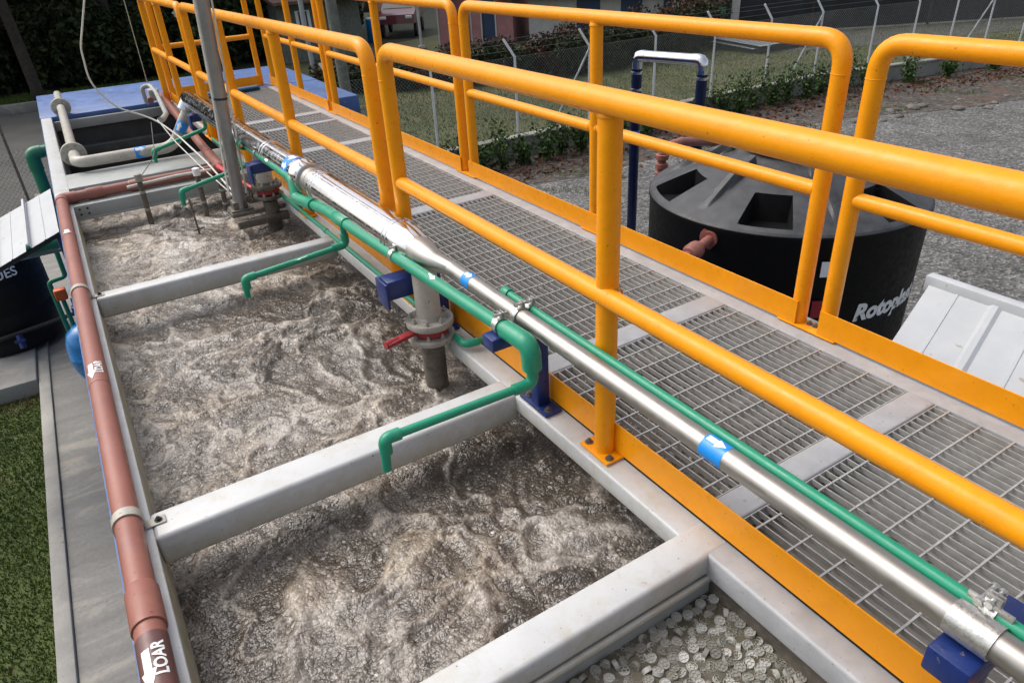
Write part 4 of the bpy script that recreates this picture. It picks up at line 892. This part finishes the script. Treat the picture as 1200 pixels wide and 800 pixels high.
ring_band('label_band', LA+Z*-0.80, Z, 0.0618, 0.10, 'sign_blue', up_)
ar = MB(); ar.lathe(LA+Z*-0.30, Z, [(0.060, 0), (0.065, 0.002), (0.065, 0.03), (0.060, 0.032)], 28); ar.build('seam_band', 'alu', up_)
wr = thing('roof_panel', 'white ribbed roof sheet on the right, below the walkway toe plate', 'roof', (1.9, 0.5, -0.5))
wz = lambda x, y: -0.30+(x-2.48)*0.34
o = ribbed(1.30, 2.50, -3.0, 2.32, wz, 'x', 0.36, 'sheet', 'roof_white', wr, 0.014)
for v in o.data.vertices:                    # the sheet lies askew to the walkway
    v.co.y += (v.co.x+WORLD[wr].x-2.50)*0.24
b = MB(); b.span(2.455, 2.515, -3.0, 2.335, -0.345, -0.262, 0.004); b.build('edge_flashing', 'roof_white', wr)
b = MB()
for x, y in ((2.45, 2.15), (2.45, -0.6), (2.45, -2.9)): b.span(x-0.025, x+0.025, y-0.025, y+0.025, GZ, -0.347)
b.build('posts', 'grey_paint', wr)
# ================================================================== FENCE, WALL, PLANTS
wallpts = [(1.6, 12.40), (6.45, 12.34), (11.5, 12.36), (15.4, 12.25), (18.3, 11.6), (21.2, 11.05), (30, 8.6)]
def wall_xy(s):
    for a, b_ in zip(wallpts, wallpts[1:]):
        L = math.hypot(b_[0]-a[0], b_[1]-a[1])
        if s <= L or b_ is wallpts[-1]: return Vector((a[0]+(b_[0]-a[0])*s/L, a[1]+(b_[1]-a[1])*s/L, 0)), Vector((b_[0]-a[0], b_[1]-a[1], 0)).normalized()
        s -= L
lw = thing('low_wall', 'low pale concrete wall with a coping under the wire fence', 'wall', (8, 12.3, GZ))
b = MB(); c = MB()
for a, e in zip(wallpts, wallpts[1:]):
    d = Vector((e[0]-a[0], e[1]-a[1], 0)); L = d.length; ang = math.atan2(d.y, d.x); mid = ((a[0]+e[0])/2, (a[1]+e[1])/2)
    b.box((*mid, GZ+0.14), (L+0.02, 0.15, 0.42), 0, Matrix.Rotation(ang, 3, 'Z'))
    c.box((*mid, GZ+0.373), (L+0.05, 0.21, 0.045), 0.008, Matrix.Rotation(ang, 3, 'Z'))
b.build('wall_body', 'concrete', lw); c.build('coping', 'concrete', lw)
fn = thing('wire_fence', 'chain link fence on cranked pale posts above the low wall', 'fence', (8, 12.3, GZ))
FZ0, FZ1, FZ2 = GZ+0.36, -0.58, -0.27
posts = []; s = 1.25
while s < 26:
    P, d = wall_xy(s); posts.append((P, d)); s += 1.72 if s < 14 else 1.30
for k, (P, d) in enumerate(posts):
    n = Vector((d.y, -d.x, 0))*-1.0
    MB().tube([P+Z*FZ0, P+Z*FZ1, P-d*0.16+n*0.12+Z*FZ2], 0.024, 10).build('fence_post', 'post_white', fn)
    if k % 4 == 3: MB().tube([P+Z*(FZ1-0.05), P-d*0.95+Z*FZ0], 0.021, 8).build('brace', 'post_galv', fn)
b = MB(); step = 0.062; rw = 0.0028
def wire(b, p, q, r=rw):
    d = (q-p).normalized(); x, y = frame(d); a = []; c = []
    for k in range(3):
        o = (x*math.cos(k*2.094)+y*math.sin(k*2.094))*r; a.append(b.bm.verts.new(p+o)); c.append(b.bm.verts.new(q+o))
    for k in range(3): b.bm.faces.new((a[k], a[(k+1) % 3], c[(k+1) % 3], c[k]))
hgt = FZ1-FZ0; s = 0.3
while s < 24.5:
    for sg in (1, -1):
        p, _ = wall_xy(s if sg > 0 else s+hgt*0.9); q, _ = wall_xy(s+hgt*0.9 if sg > 0 else s)
        wire(b, p+Z*FZ0, q+Z*FZ1)
    s += step
b.build('wire_mesh', 'wire', fn)
b = MB()
for hz, off in ((FZ1, 0.0), (FZ1+0.11, 0.05), (FZ1+0.22, 0.09), (FZ2-0.01, 0.12)):
    for (P, d), (Q, e) in zip(posts, posts[1:]):
        wire(b, P-d*off*1.3-Vector((d.y, -d.x, 0))*off+Z*hz, Q-e*off*1.3-Vector((e.y, -e.x, 0))*off+Z*hz, 0.004)
b.build('barbed_wires', 'wire', fn)

def leaf_cloud(name, pts, size, mat, parent=None, rs=None, flat=0.0, jitter=0.35):
    n = len(pts); pts = np.asarray(pts); sz = size*(1+jitter*(rng.random(n)*2-1))
    a = rng.normal(size=(n, 3)); a[:, 2] *= (1-flat); a /= np.linalg.norm(a, axis=1)[:, None]
    t = rng.normal(size=(n, 3)); t -= a*np.sum(a*t, 1)[:, None]; t /= np.linalg.norm(t, axis=1)[:, None]
    u = np.cross(a, t)
    v = np.stack([pts-a*sz[:, None]*0.5, pts+t*sz[:, None]*0.27, pts+a*sz[:, None]*0.5, pts-t*sz[:, None]*0.27+u*sz[:, None]*0.08], 1).reshape(-1, 3)
    f = np.arange(4*n).reshape(n, 4); r = np.repeat(rng.random(n) if rs is None else rs, 4)
    return np_mesh(name, v, f, mat, parent, r)
def blob_pts(n, c, rad, shell=0.5):
    d = rng.normal(size=(n, 3)); d /= np.linalg.norm(d, axis=1)[:, None]
    return np.array(c)+d*(shell+(1-shell)*rng.random((n, 1))**0.5)*np.array(rad)
# young shrubs in front of the wall
plants = [(4.6, 12.05, .75), (5.15, 11.9, .62), (5.55, 11.75, .9), (6.05, 11.8, .55), (6.5, 11.72, .72), (6.95, 11.85, .85), (7.35, 11.75, .62), (7.8, 11.5, .75), (8.5, 11.9, .5), (9.2, 11.9, .6), (10.0, 11.95, .55), (10.8, 12.0, .62), (11.5, 12.0, .8), (11.95, 11.9, .7), (12.45, 11.95, .95), (13.0, 11.9, .72), (13.5, 11.9, .9), (14.1, 11.8, .7), (14.7, 11.85, .85), (15.4, 11.7, .95), (16.2, 11.6, .6), (17.4, 11.3, .7), (18.6, 11.0, .5), (20.2, 10.7, .5)]
plab = ['small dark green shrub at the foot of the low concrete wall', 'bushy young green shrub growing against the low concrete wall']
for i, (x, y, hh) in enumerate(plants):
    p_ = thing('shrub', 'young leafy green shrub in the row along the low concrete wall', 'shrub', (x, y, GZ), 'shrubs along the low wall')
    b = MB(); tips = []
    for k in range(6):
        a = random.uniform(0, 6.28); q = Vector((x+math.cos(a)*hh*0.26, y+math.sin(a)*hh*0.26, GZ+hh*random.uniform(.6, 1.0))); tips.append(q)
        b.tube([(x, y, GZ), lerp((x, y, GZ), q, 0.5)+Vector((0, 0, 0.04)), q], [0.012, 0.008, 0.004], 5)
    b.build('stems', 'bark', p_, auto=False)
    P = np.concatenate([np.array([lerp((x, y, GZ+0.05), q, t) for t in rng.random(60)])+rng.normal(size=(60, 3))*0.075 for q in tips])
    leaf_cloud('foliage', P, 0.085, 'leaf', p_)
# fallen leaves along the bed (uncountable)
n = 3000; xs_ = rng.uniform(3.5, 24, n); ys_ = np.where(xs_ < 15, 11.5, 11.5-(xs_-15)*0.28)+rng.normal(size=n)*0.45
keep = (ys_ < np.where(xs_ < 15.4, 12.2, 12.2-(xs_-15.4)*0.22)); o = leaf_cloud('fallen_leaves', np.stack([xs_, ys_, np.full(n, GZ+0.02)+rng.random(n)*0.03], 1)[keep], 0.085, 'mulch', None, None, 0.75); tag(o, 'reddish fallen leaves covering the soil bed', 'leaves', kind='stuff')
# stones
def stone_mesh(sd_):
    b = MB(); g = bmesh.ops.create_icosphere(b.bm, subdivisions=2, radius=1.0); r_ = random.Random(sd_)
    k = [Vector((r_.uniform(-1, 1), r_.uniform(-1, 1), r_.uniform(-1, 1))) for _ in range(5)]
    for v in b.bm.verts:
        v.co *= 1+0.22*sum(math.sin(3.1*v.co.dot(q)+q.x*5) for q in k)/3; v.co.z *= 0.6
    return b
sp0 = [stone_mesh(k).build('stone', 'stone') for k in range(3)]
spots = []
while len(spots) < 46:
    x = random.uniform(11, 23); y = 9.9-(x-11)*0.16+random.gauss(0, 0.5); spots.append((x, y, random.choice((.05, .06, .07, .08, .10, .13))))
for i, (x, y, sz) in enumerate(spots):
    o = sp0[i] if i < 3 else sp0[i % 3].copy()
    if i >= 3: COL.objects.link(o)
    o.location = (x, y, GZ+sz*0.2); o.scale = (sz*1.3, sz*random.uniform(.7, 1.2), sz*random.uniform(.5, .9)); o.rotation_euler = (0, 0, random.uniform(0, 6.28))
    tag(o, 'rough grey stone lying at the edge of the gravel yard', 'stone', 'stones on the soil')

# grass on the near lawn and in the field (uncountable)
def blades(name, x0, x1, y0, y1, n, h, w, mat, label, accept=None):
    x = rng.uniform(x0, x1, n); y = rng.uniform(y0, y1, n)
    if accept is not None: k = accept(x, y); x, y = x[k], y[k]; n = len(x)
    a = rng.uniform(0, 6.283, n); hh = h*(0.5+rng.random(n)); lean = rng.normal(size=(n, 2))*0.45
    base = np.stack([x, y, np.full(n, GZ-0.012)], 1); wd = np.stack([np.cos(a), np.sin(a), np.zeros(n)], 1)*w*(0.6+0.8*rng.random((n, 1)))
    tip = base+np.stack([lean[:, 0]*hh, lean[:, 1]*hh, hh], 1)
    v = np.stack([base-wd, base+wd, tip], 1).reshape(-1, 3); f = np.arange(3*n).reshape(n, 3)
    return tag(np_mesh(name, v, f, mat, None, np.repeat(rng.random(n), 3)), label, 'grass', kind='stuff')
blades('grass', -4.2, -2.032, 3.2, 8.25, 80000, 0.022, 0.005, 'grass', 'short green lawn beside the concrete path')
blades('grass', 2.0, 34, 12.4, 26, 150000, 0.05, 0.010, 'field_grass', 'dry rough grass of the field behind the fence', lambda x, y: (y > 12.6-np.clip(x-15, 0, 99)*0.2) & (y < 24-np.clip(x-9, 0, 99)*0.25))
blades('grass', -9, 4.5, 26.4, 29.6, 26000, 0.12, 0.02, 'grass', 'strip of grass between the road and the dark trees')
blades('grass', 2.2, 20, 9.4, 11.4, 16000, 0.06, 0.010, 'grass', 'tufts of weeds at the edge of the gravel', lambda x, y: np.sin(x*5+y*3)+np.sin(x*2.3) +np.sin(y*7.7+x)*0.6 > 1.15)

# ------------------------------------------------------------------ hedge, trees
def shrub_mass(name, label, cat, c, rad, n, size, mat, top=None, group=None):
    h = thing(name, label, cat, (c[0], c[1], GZ), group)
    P = []
    for k in range(max(4, n//350)):
        q = (c[0]+random.uniform(-.75, .75)*rad[0], c[1]+random.uniform(-.7, .7)*rad[1], GZ+rad[2]*random.uniform(.18, .75))
        P.append(blob_pts(350, q, (rad[0]*.45, rad[1]*.55, rad[2]*.42), 0.4))
    P = np.concatenate(P); P = P[P[:, 2] > GZ]
    fo = leaf_cloud('foliage', P, size, mat, h)
    if top:
        fo.data.materials.append(MT[top]); hi = P[:, 2] > GZ+rad[2]*0.9
        fo.data.polygons.foreach_set('material_index', (hi & (rng.random(len(P)) < 0.7)).astype(np.int32))
    b = MB()
    for k in range(3): b.tube([(c[0]+random.uniform(-.3, .3)*rad[0], c[1]+random.uniform(-.3, .3)*rad[1], GZ), (c[0]+random.uniform(-.4, .4)*rad[0], c[1], GZ+rad[2]*0.6)], [0.05, 0.02], 6)
    b.build('stems', 'bark', h, auto=False); return h
hedge = [(6.6, 21.9, .80), (8.0, 21.1, .88), (9.4, 20.3, 1.0), (10.8, 19.8, 1.12), (12.2, 19.4, 1.22), (13.6, 19.2, 1.28), (15.0, 19.4, 1.32), (16.5, 19.6, 1.45), (18.0, 19.9, 1.6), (19.3, 20.6, 1.55)]
for i, (x, y, hh) in enumerate(hedge):
    shrub_mass('hedge_bush', 'dense bush with reddish shoots in the dark hedge behind the field', 'hedge bush', (x, y), (1.05, 0.9, hh), 6500, 0.10, 'leaf_hedge', 'leaf_red', 'bushes of the hedge')
shrub_mass('hedge_bush', 'dark green rounded bush at the end of the shade net', 'bush', (24.5, 23.0), (2.6, 1.6, 2.3), 3000, 0.22, 'leaf_dark')
for i, (x, y, rx_, hh) in enumerate(((28, 21.0, 3, 3.0), (34, 19.5, 3.4, 3.4), (40, 17.5, 3.6, 3.6), (47, 15, 4, 4))):
    shrub_mass('dark_bush', 'tall dark bush in the line behind the shade net', 'bush', (x, y+3), (rx_, 2.0, hh), 3200, 0.3, 'leaf_dark', None, 'dark bushes behind the net')
sn = thing('shade_net', 'dark shade net stretched along posts behind the right end of the fence', 'net', (30, 17, GZ))
b = MB()
NP = [(20.6, 21.3), (24.0, 19.4), (28, 17.2), (34, 13.9), (42, 9.5)]
for a, e in zip(NP, NP[1:]):
    d = Vector((e[0]-a[0], e[1]-a[1], 0)); b.box(((a[0]+e[0])/2, (a[1]+e[1])/2, GZ+0.70), (d.length, 0.02, 1.25), 0, Matrix.Rotation(math.atan2(d.y, d.x), 3, 'Z'))
b.build('net', 'net', sn)
for (x, y) in NP: MB().tube([(x, y, GZ), (x, y, GZ+1.9)], 0.05, 8).build('net_post', 'bark', sn)
b = MB()
for hz in (1.45, 1.62, 1.8):
    for a, e in zip(NP, NP[1:]): b.tube([(*a, GZ+hz), (*e, GZ+hz)], 0.008, 5)
b.build('wires', 'wire', sn)
# trees: three source trees, copied
def tree(x, y, h, crown_r, base, label, group, mat='leaf_dark', lean=0.0, tr=0.2, n=2600, size=0.42, limbs=9):
    t_ = thing('tree', label, 'tree', (x, y, GZ), group)
    b = MB(); top = Vector((x+lean, y, GZ+h)); b.tube([(x, y, GZ-0.1), (x+lean*0.1, y, GZ+0.5), lerp((x, y, GZ), top, 0.5), top], [tr*1.4, tr, tr*0.7, tr*0.2], 10)
    ends = []
    for k in range(limbs):
        t0 = random.uniform(base, 0.9); p = lerp((x, y, GZ), top, t0); a = random.uniform(0, 6.28); q = p+Vector((math.cos(a), math.sin(a), random.uniform(-.05, .5)))*crown_r*random.uniform(.6, 1.0)*(1.2-t0*0.7)
        b.tube([p, lerp(p, q, 0.5)+Vector((0, 0, 0.15)), q], [tr*0.35, tr*0.2, 0.02], 6); ends.append((p, q))
    b.build('trunk', 'bark', t_, auto=False)
    P = []
    for p, q in ends:
        for f in (0.45, 0.75, 1.0): P.append(blob_pts(n//(3*len(ends)), lerp(p, q, f), (crown_r*0.34, crown_r*0.34, crown_r*0.24), 0.2))
    P.append(blob_pts(n//6, top, (crown_r*.4, crown_r*.4, crown_r*.4), 0.3))
    leaf_cloud('crown', np.concatenate(P), size, mat, t_); return t_
T1 = tree(-1.5, 27.3, 9, 3.2, 0.28, 'dark leaning tree at the edge of the road, nearest of the wood', 'trees of the dark wood', lean=-0.3, tr=0.17)
T2 = tree(1.2, 31.0, 10, 3.4, 0.16, 'dark upright tree in the front row of the wood', 'trees of the dark wood', tr=0.22, n=3200)
T3 = tree(4.4, 33.0, 11, 3.6, 0.12, 'dark tree with low hanging branches in the wood', 'trees of the dark wood', tr=0.26, n=3400)
tl = ['dark upright tree in the front row of the wood', 'dark tree with low hanging branches in the wood']
more = [(-4.2, 30.5, 0), (-7.6, 31.5, 1), (-2.0, 34.5, 1), (2.8, 37.0, 0), (7.8, 35.5, 0), (6.3, 40, 1), (-5.5, 38, 0), (0.2, 41.5, 1), (10.8, 38.5, 1), (-11, 34, 0), (-10, 42, 1), (13.5, 44, 0), (4, 47, 0), (-3.5, 47, 1), (9.5, 49, 1), (17.5, 48, 1)]
for x, y, k in more:
    o = copy_tree((T2, T3)[k]); o.location = (x, y, GZ); o.rotation_euler = (0, 0, random.uniform(0, 6.28)); s = random.uniform(.85, 1.15); o.scale = (s, s, s)
    o['label'] = tl[k]
us = [(-6.5, 29.9), (-4.9, 30.2), (-3.3, 30.0), (-0.4, 30.2), (0.6, 29.9), (2.4, 30.3), (3.6, 29.8), (5.2, 30.6), (6.8, 31.4), (8.6, 32.5), (-8.4, 30.4), (10.2, 34.0), (-1.8, 31.6), (1.6, 32.6), (4.6, 32.0)]
u0 = shrub_mass('undergrowth_bush', 'dark bush of undergrowth at the foot of the wood', 'bush', (0, 0), (1.25, 1.0, 2.2), 4900, 0.22, 'leaf_dark', None, 'undergrowth below the dark trees')
us += [(-7.4, 31.4), (-5.6, 31.6), (-4.1, 31.3), (-2.6, 31.2), (-0.9, 31.5), (0.4, 31.3), (1.9, 31.6), (3.3, 31.4), (6.0, 32.4), (7.6, 33.2), (9.4, 34.6), (-9.6, 31.0)]
for i, (x, y) in enumerate(us):
    o = u0 if i == 0 else copy_tree(u0); o.location = (x, y, GZ); o.rotation_euler = (0, 0, random.uniform(0, 6.28)); s = random.uniform(.75, 1.25); o.scale = (s, s, s*random.uniform(.8, 1.1))
P = np.concatenate([blob_pts(900, (x, 56+abs(x)*0.12+random.uniform(-2, 2), GZ+random.uniform(1.0, 3.5)), (4.2, 2.2, 3.0), 0.2) for x in np.arange(-44, 30, 3.2)])
tag(leaf_cloud('distant_wood', P[P[:, 2] > GZ], 0.75, 'leaf_dark'), 'dark mass of the wood far behind the front trees', 'wood', kind='stuff')
# low kerb wall beside the road, wire posts of the roadside fence
kw = MB(); kw.box((-3.0, 26.35, GZ+0.12), (10.0, 0.18, 0.30), 0.02, Matrix.Rotation(-0.05, 3, 'Z')); tag(kw.build('kerb_wall', 'path'), 'low dark kerb wall between the road and the grass strip', 'wall')
rf = thing('roadside_fence', 'thin dark wire fence between the tank and the road', 'fence', (-1.5, 15, GZ))
for x, y in ((-3.4, 14.2), (-1.95, 14.6), (-0.5, 15.0), (0.95, 15.4)): MB().tube([(x, y, GZ), (x, y, GZ+1.75)], 0.022, 8).build('fence_post', 'dirty_pipe', rf)
b = MB(); s = -3.4
while s < 1.0:
    for sg in (1, -1): wire(b, Vector((s-0.55*sg, 14.2+(s+3.4-0.55*sg)*0.276, GZ+0.05)), Vector((s+0.55*sg, 14.2+(s+3.4+0.55*sg)*0.276, GZ+1.15)), 0.0022)
    s += 0.075
b.build('wire_mesh', 'wire', rf)

# ------------------------------------------------------------------ houses, car, poles beyond the hedge
hz_ = 0.30
ph = thing('pink_house', 'pink walled house with a dark blue door beyond the hedge', 'house', (14.3, 29.0, GZ))
ha = math.atan2(-2.4, 2.6)
def hbox(x, w, y, d, z0, z1, name, mat, parent, bev=0.0):
    o_ = Vector((12.76, 28.5, 0)); ex = Vector((math.cos(ha), math.sin(ha), 0)); ey = Vector((-ex.y, ex.x, 0)); c = o_+ex*(x+w/2)+ey*(y+d/2)
    return MB().box((c.x, c.y, (z0+z1)/2), (w, d, z1-z0), bev, Matrix.Rotation(ha, 3, 'Z')).build(name, mat, parent)
hbox(0.0, 0.50, 0, 4, GZ, hz_+0.6, 'wall', 'pink', ph); hbox(0.50, 0.85, 0.6, 3.4, GZ, hz_+0.6, 'wall', 'pink', ph)
hbox(1.35, 0.50, 0, 4, GZ, hz_+0.6, 'wall', 'pink', ph); hbox(2.40, 0.70, 0, 4, GZ, hz_+0.6, 'wall', 'pink', ph); hbox(1.85, 0.55, 0.12, 3.8, GZ, hz_+0.6, 'wall', 'pink', ph)
hbox(1.87, 0.51, 0.05, 0.06, GZ+0.05, hz_+0.1, 'door', 'door_blue', ph)
for x in (0.0, 1.36, 1.79, 2.37): hbox(x, 0.055, -0.03, 0.05, GZ, hz_+0.4, 'trim', 'offwhite', ph)
hbox(-0.3, 3.8, -0.5, 5, hz_+0.6, hz_+0.72, 'roof', 'tile', ph)
hw = thing('white_house', 'off white house with dark openings and a brown tiled roof right of the pink house', 'house', (19, 25.5, GZ))
hbox(3.7, 8.0, 0.2, 4, GZ, -0.55, 'wall', 'offwhite', hw)
for x, w in ((5.6, 0.9), (7.3, 0.8), (8.9, 1.5)): hbox(x, w, 0.17, 0.06, GZ+0.2, -0.62, 'window', 'door_blue', hw)
o_ = Vector((12.4, 29.4, 0)); ex = Vector((math.cos(ha), math.sin(ha), 0)); ey = Vector((-ex.y, ex.x, 0))
b = MB(); A = o_+ex*3.3-ey*0.7; B = o_+ex*11.9-ey*0.7; Cc = B+ey*3.0; D = A+ey*3.0
for q in ((A, B, Cc, D),): 
    vs = [b.bm.verts.new(v+Z*z) for v, z in zip(q, (-0.78, -0.78, 0.75, 0.75))]; v2 = [b.bm.verts.new(v+Z*z) for v, z in zip(q, (-0.70, -0.70, 0.83, 0.83))]
    b.bm.faces.new(vs); b.bm.faces.new(v2)
    for k in range(4): b.bm.faces.new((vs[k], vs[(k+1) % 4], v2[(k+1) % 4], v2[k]))
b.build('roof', 'tile', hw)
car = thing('parked_car', 'dark red car parked beyond the hedge, windscreen facing us', 'car', (12.75, 32.6, GZ))
ca = math.atan2(-0.90, 1.43)          # across the car
def car_pt(x, y, z): return Vector((12.75, 32.6, GZ+0.35))+Vector((math.cos(ca)*x-math.sin(ca)*y, math.sin(ca)*x+math.cos(ca)*y, z))
prof = [(-0.05, 0.25), (0.0, 0.62), (0.75, 0.80), (1.45, 1.28), (2.6, 1.32), (3.5, 0.92), (3.7, 0.88), (3.75, 0.3)]
b = MB(); secs = []
for sx, k in ((-0.82, 0.0), (-0.76, 1.0), (0.76, 1.0), (0.82, 0.0)):
    secs.append([b.bm.verts.new(car_pt(sx*(0.84 if z > 1.0 and abs(sx) < 0.8 else 1.0), y, z if k else min(z, 0.82))) for (y, z) in prof])
for a_, c_ in zip(secs, secs[1:]):
    for k in range(len(prof)-1): b.bm.faces.new((a_[k], a_[k+1], c_[k+1], c_[k]))
for se in (secs[0], secs[-1]): b.bm.faces.new(se)
b.bm.faces.new([s_[0] for s_ in secs]+[s_[-1] for s_ in reversed(secs)])
b.build('body', 'car_red', car)
b = MB(); b.quad(car_pt(-0.66, 0.80, 0.845), car_pt(0.66, 0.80, 0.845), car_pt(0.57, 1.40, 1.262), car_pt(-0.57, 1.40, 1.262)); b.build('windscreen', 'glass', car)
b = MB()
for s_ in (-1, 1): b.quad(car_pt(s_*0.79, 1.05, 0.86), car_pt(s_*0.79, 2.9, 0.88), car_pt(s_*0.70, 2.5, 1.22), car_pt(s_*0.70, 1.5, 1.22))
b.build('side_windows', 'glass', car)
for s_ in (-1, 1):
    MB().box(car_pt(s_*0.58, -0.03, 0.52), (0.30, 0.10, 0.13), 0.03, Matrix.Rotation(ca, 3, 'Z')).build('headlight', 'sign_white', car)
    MB().box(car_pt(s_*0.92, 0.95, 0.88), (0.16, 0.08, 0.10), 0.02, Matrix.Rotation(ca, 3, 'Z')).build('mirror', 'car_red', car)
    for yy in (0.65, 2.95):
        w_ = MB().lathe(car_pt(s_*0.70, yy, -0.04), Vector((math.cos(ca), math.sin(ca), 0))*s_, [(0, 0), (0.30, 0), (0.31, 0.03), (0.31, 0.13), (0.27, 0.15), (0, 0.15)], 20).build('wheel', 'rubber', car)
lp = thing('utility_pole', 'weathered grey green utility pole behind the fence', 'pole', (5.35, 19.2, GZ)); MB().tube([(5.35, 19.2, GZ), (5.28, 19.2, 3.6)], [0.15, 0.12], 14).build('pole_shaft', 'pale_bark', lp); MB().tube([(4.8, 19.2, 3.2), (5.8, 19.2, 3.2)], 0.05, 8).build('crossarm', 'pale_bark', lp)
lp2 = thing('lamp_post', 'thin blue grey post left of the utility pole', 'post', (5.6, 22.5, GZ)); MB().tube([(5.6, 22.5, GZ), (5.52, 22.5, 2.8)], 0.07, 10).build('post_shaft', 'post_galv', lp2); MB().box((5.5, 22.3, 2.85), (0.2, 0.5, 0.08), 0.02).build('lamp_head', 'post_galv', lp2)
sh = thing('shed', 'small shed with a white window behind the utility pole', 'shed', (8.4, 29.5, GZ)); MB().box((8.2, 30.2, -1.3), (3.2, 2.0, 2.2), 0).build('wall', 'pale_bark', sh)
wd = MB().box((7.55, 29.17, -0.95), (0.55, 0.05, 0.62), 0).build('window', 'sign_white', sh); b = MB()
for k in (-0.13, 0.0, 0.13): b.box((7.55+k, 29.13, -0.95), (0.05, 0.03, 0.56))
b.build('bars', 'door_blue', wd); MB().box((8.2, 29.9, -0.14), (3.7, 3.0, 0.10), 0, Matrix.Rotation(0.12, 3, 'X')).build('roof', 'tile', sh)
bd = thing('blue_drum', 'blue plastic drum standing left of the red car', 'drum', (11.55, 32.4, GZ)); MB().lathe((11.55, 32.4, GZ), Z, [(0, 0), (0.28, 0), (0.30, 0.03), (0.30, 0.9), (0.27, 0.95), (0, 0.95)], 24).build('body', 'pump_blue', bd); MB().lathe((11.55, 32.4, GZ+0.93), Z, [(0, 0), (0.285, 0), (0.285, 0.06), (0, 0.07)], 24).build('lid', 'sign_white', bd)
gp = thing('gate_post', 'orange cream painted post beside the red car', 'post', (12.4, 33.4, GZ)); MB().box((12.4, 33.6, -0.4), (0.16, 0.16, 4.0), 0.01).build('post_shaft', paint('cream_post', (0.55, 0.36, 0.20), 0.6, 0.1, 4), gp); MB().box((12.4, 33.6, 1.63), (0.24, 0.24, 0.06), 0.01).build('cap', 'offwhite', gp)
wp = thing('porch_post', 'slim white porch post left of the pink house', 'post', (12.0, 28.6, GZ)); MB().tube([(12.0, 28.6, GZ), (12.0, 28.6, 1.0)], 0.06, 10).build('post_shaft', 'offwhite', wp); MB().box((12.0, 28.6, GZ+0.06), (0.22, 0.22, 0.12), 0.01).build('foot', 'offwhite', wp)
rs_ = thing('sheet_pile', 'flat pile of pale corrugated sheets lying in the field', 'sheets', (20.0, 18.0, GZ)); ribbed(18.7, 21.3, 17.2, 19.2, lambda x, y: GZ+0.28+(y-18)*0.05, 'x', 0.2, 'sheet', 'grey_paint', rs_, 0.03); ribbed(18.6, 21.1, 17.4, 19.3, lambda x, y: GZ+0.18+(y-18)*0.05, 'x', 0.2, 'sheet', 'grey_paint', rs_, 0.03); MB().span(18.8, 21.0, 17.5, 19.1, GZ, GZ+0.14).build('bearers', 'pale_bark', rs_)
fp = thing('field_post', 'dark wooden post standing in the field by the sheets', 'post', (20.4, 20.6, GZ)); MB().tube([(20.4, 20.6, GZ), (20.4, 20.6, 0.6)], [0.10, 0.08], 10).build('post_shaft', 'bark', fp); MB().box((20.35, 20.5, GZ+0.95), (0.30, 0.06, 0.35), 0.01).build('panel', 'darkgreen', fp)
pv = thing('pale_van', 'pale blue white vehicle far behind the field', 'van', (28.5, 27.0, GZ)); MB().box((28.5, 27.0, GZ+0.95), (3.9, 1.7, 0.75), 0.12, Matrix.Rotation(-0.6, 3, 'Z')).build('body', 'post_white', pv); MB().box((28.4, 27.05, GZ+1.55), (2.6, 1.5, 0.6), 0.15, Matrix.Rotation(-0.6, 3, 'Z')).build('cabin', 'glass', pv)
for dx in (-1.2, 1.2): MB().lathe((28.5+dx*0.82-0.5, 27.0-dx*0.56-0.75, GZ+0.33), Vector((-0.56, -0.82, 0)), [(0, 0), (0.32, 0), (0.32, 0.18), (0, 0.18)], 18).build('wheel', 'rubber', pv)

# ------------------------------------------------------------------ white plastic carriers floating in the near cell
def carrier_mat():
    m, nt, nd, lk, p = new_mat('carrier_plastic'); oi = nd.new('ShaderNodeObjectInfo')
    c = ramp(nd, lk, oi.outputs['Random'], [(0, (0.18, 0.17, 0.14)), (0.5, (0.32, 0.31, 0.275)), (1, (0.48, 0.475, 0.44))]).outputs[0]
    lk.new(c, p.inputs['Base Color']); p.inputs['Roughness'].default_value = 0.35; p.inputs['Subsurface Weight'].default_value = 0.0; return m
MT['carrier'] = carrier_mat()
def carrier_mesh():
    b = MB(); R0, h = 0.0130, 0.011
    b.lathe((0, 0, 0), Z, [(R0-0.001, -h/2), (R0, -h/2), (R0, h/2), (R0-0.001, h/2), (R0-0.001, -h/2)], 20)
    for k in range(6):
        a = k*math.pi/3; b.box((0.0085*math.cos(a), 0.0085*math.sin(a), 0), (0.009, 0.0010, h*0.94), 0, Matrix.Rotation(a, 3, 'Z'))
    b.lathe((0, 0, 0), Z, [(0.0050, -h/2*0.94), (0.0058, -h/2*0.94), (0.0058, h/2*0.94), (0.0050, h/2*0.94), (0.0050, -h/2*0.94)], 12)
    b.lathe((0, 0, 0), Z, [(0, 0.0028), (R0-0.001, 0.0028), (R0-0.001, 0.0032), (0, 0.0032)], 18); return b
c0 = carrier_mesh().build('plastic_carrier', 'carrier')
placed = []; tries = 0; cells = {}
while len(placed) < 300 and tries < 60000:
    tries += 1; x = random.uniform(-0.46, 0.02); y = random.uniform(1.02, 1.462)
    # keep to what the photo's corner shows: right of the wedge, denser along the partition
    if (x+0.46)*0.9+(y-1.0) < 0.30: continue
    if random.random() > (1.0 if y > 1.33 and x < -0.12 else 0.8): continue
    dmin = min((math.hypot(x-q[0], y-q[1]) for q in placed), default=9)
    if dmin < 0.0205: continue
    placed.append((x, y))
for i, (x, y) in enumerate(placed):
    o = c0 if i == 0 else c0.copy()
    if i: COL.objects.link(o)
    side = random.random() < 0.16
    o.location = (x, y, -0.1385+random.uniform(-0.005, 0.004)); o.rotation_euler = ((1.35 if side else random.gauss(0, 0.2)), random.gauss(0, 0.2), random.uniform(0, 6.28))
    tag(o, 'white plastic carrier disc floating in the murky near cell', 'carrier disc', 'floating carrier discs')
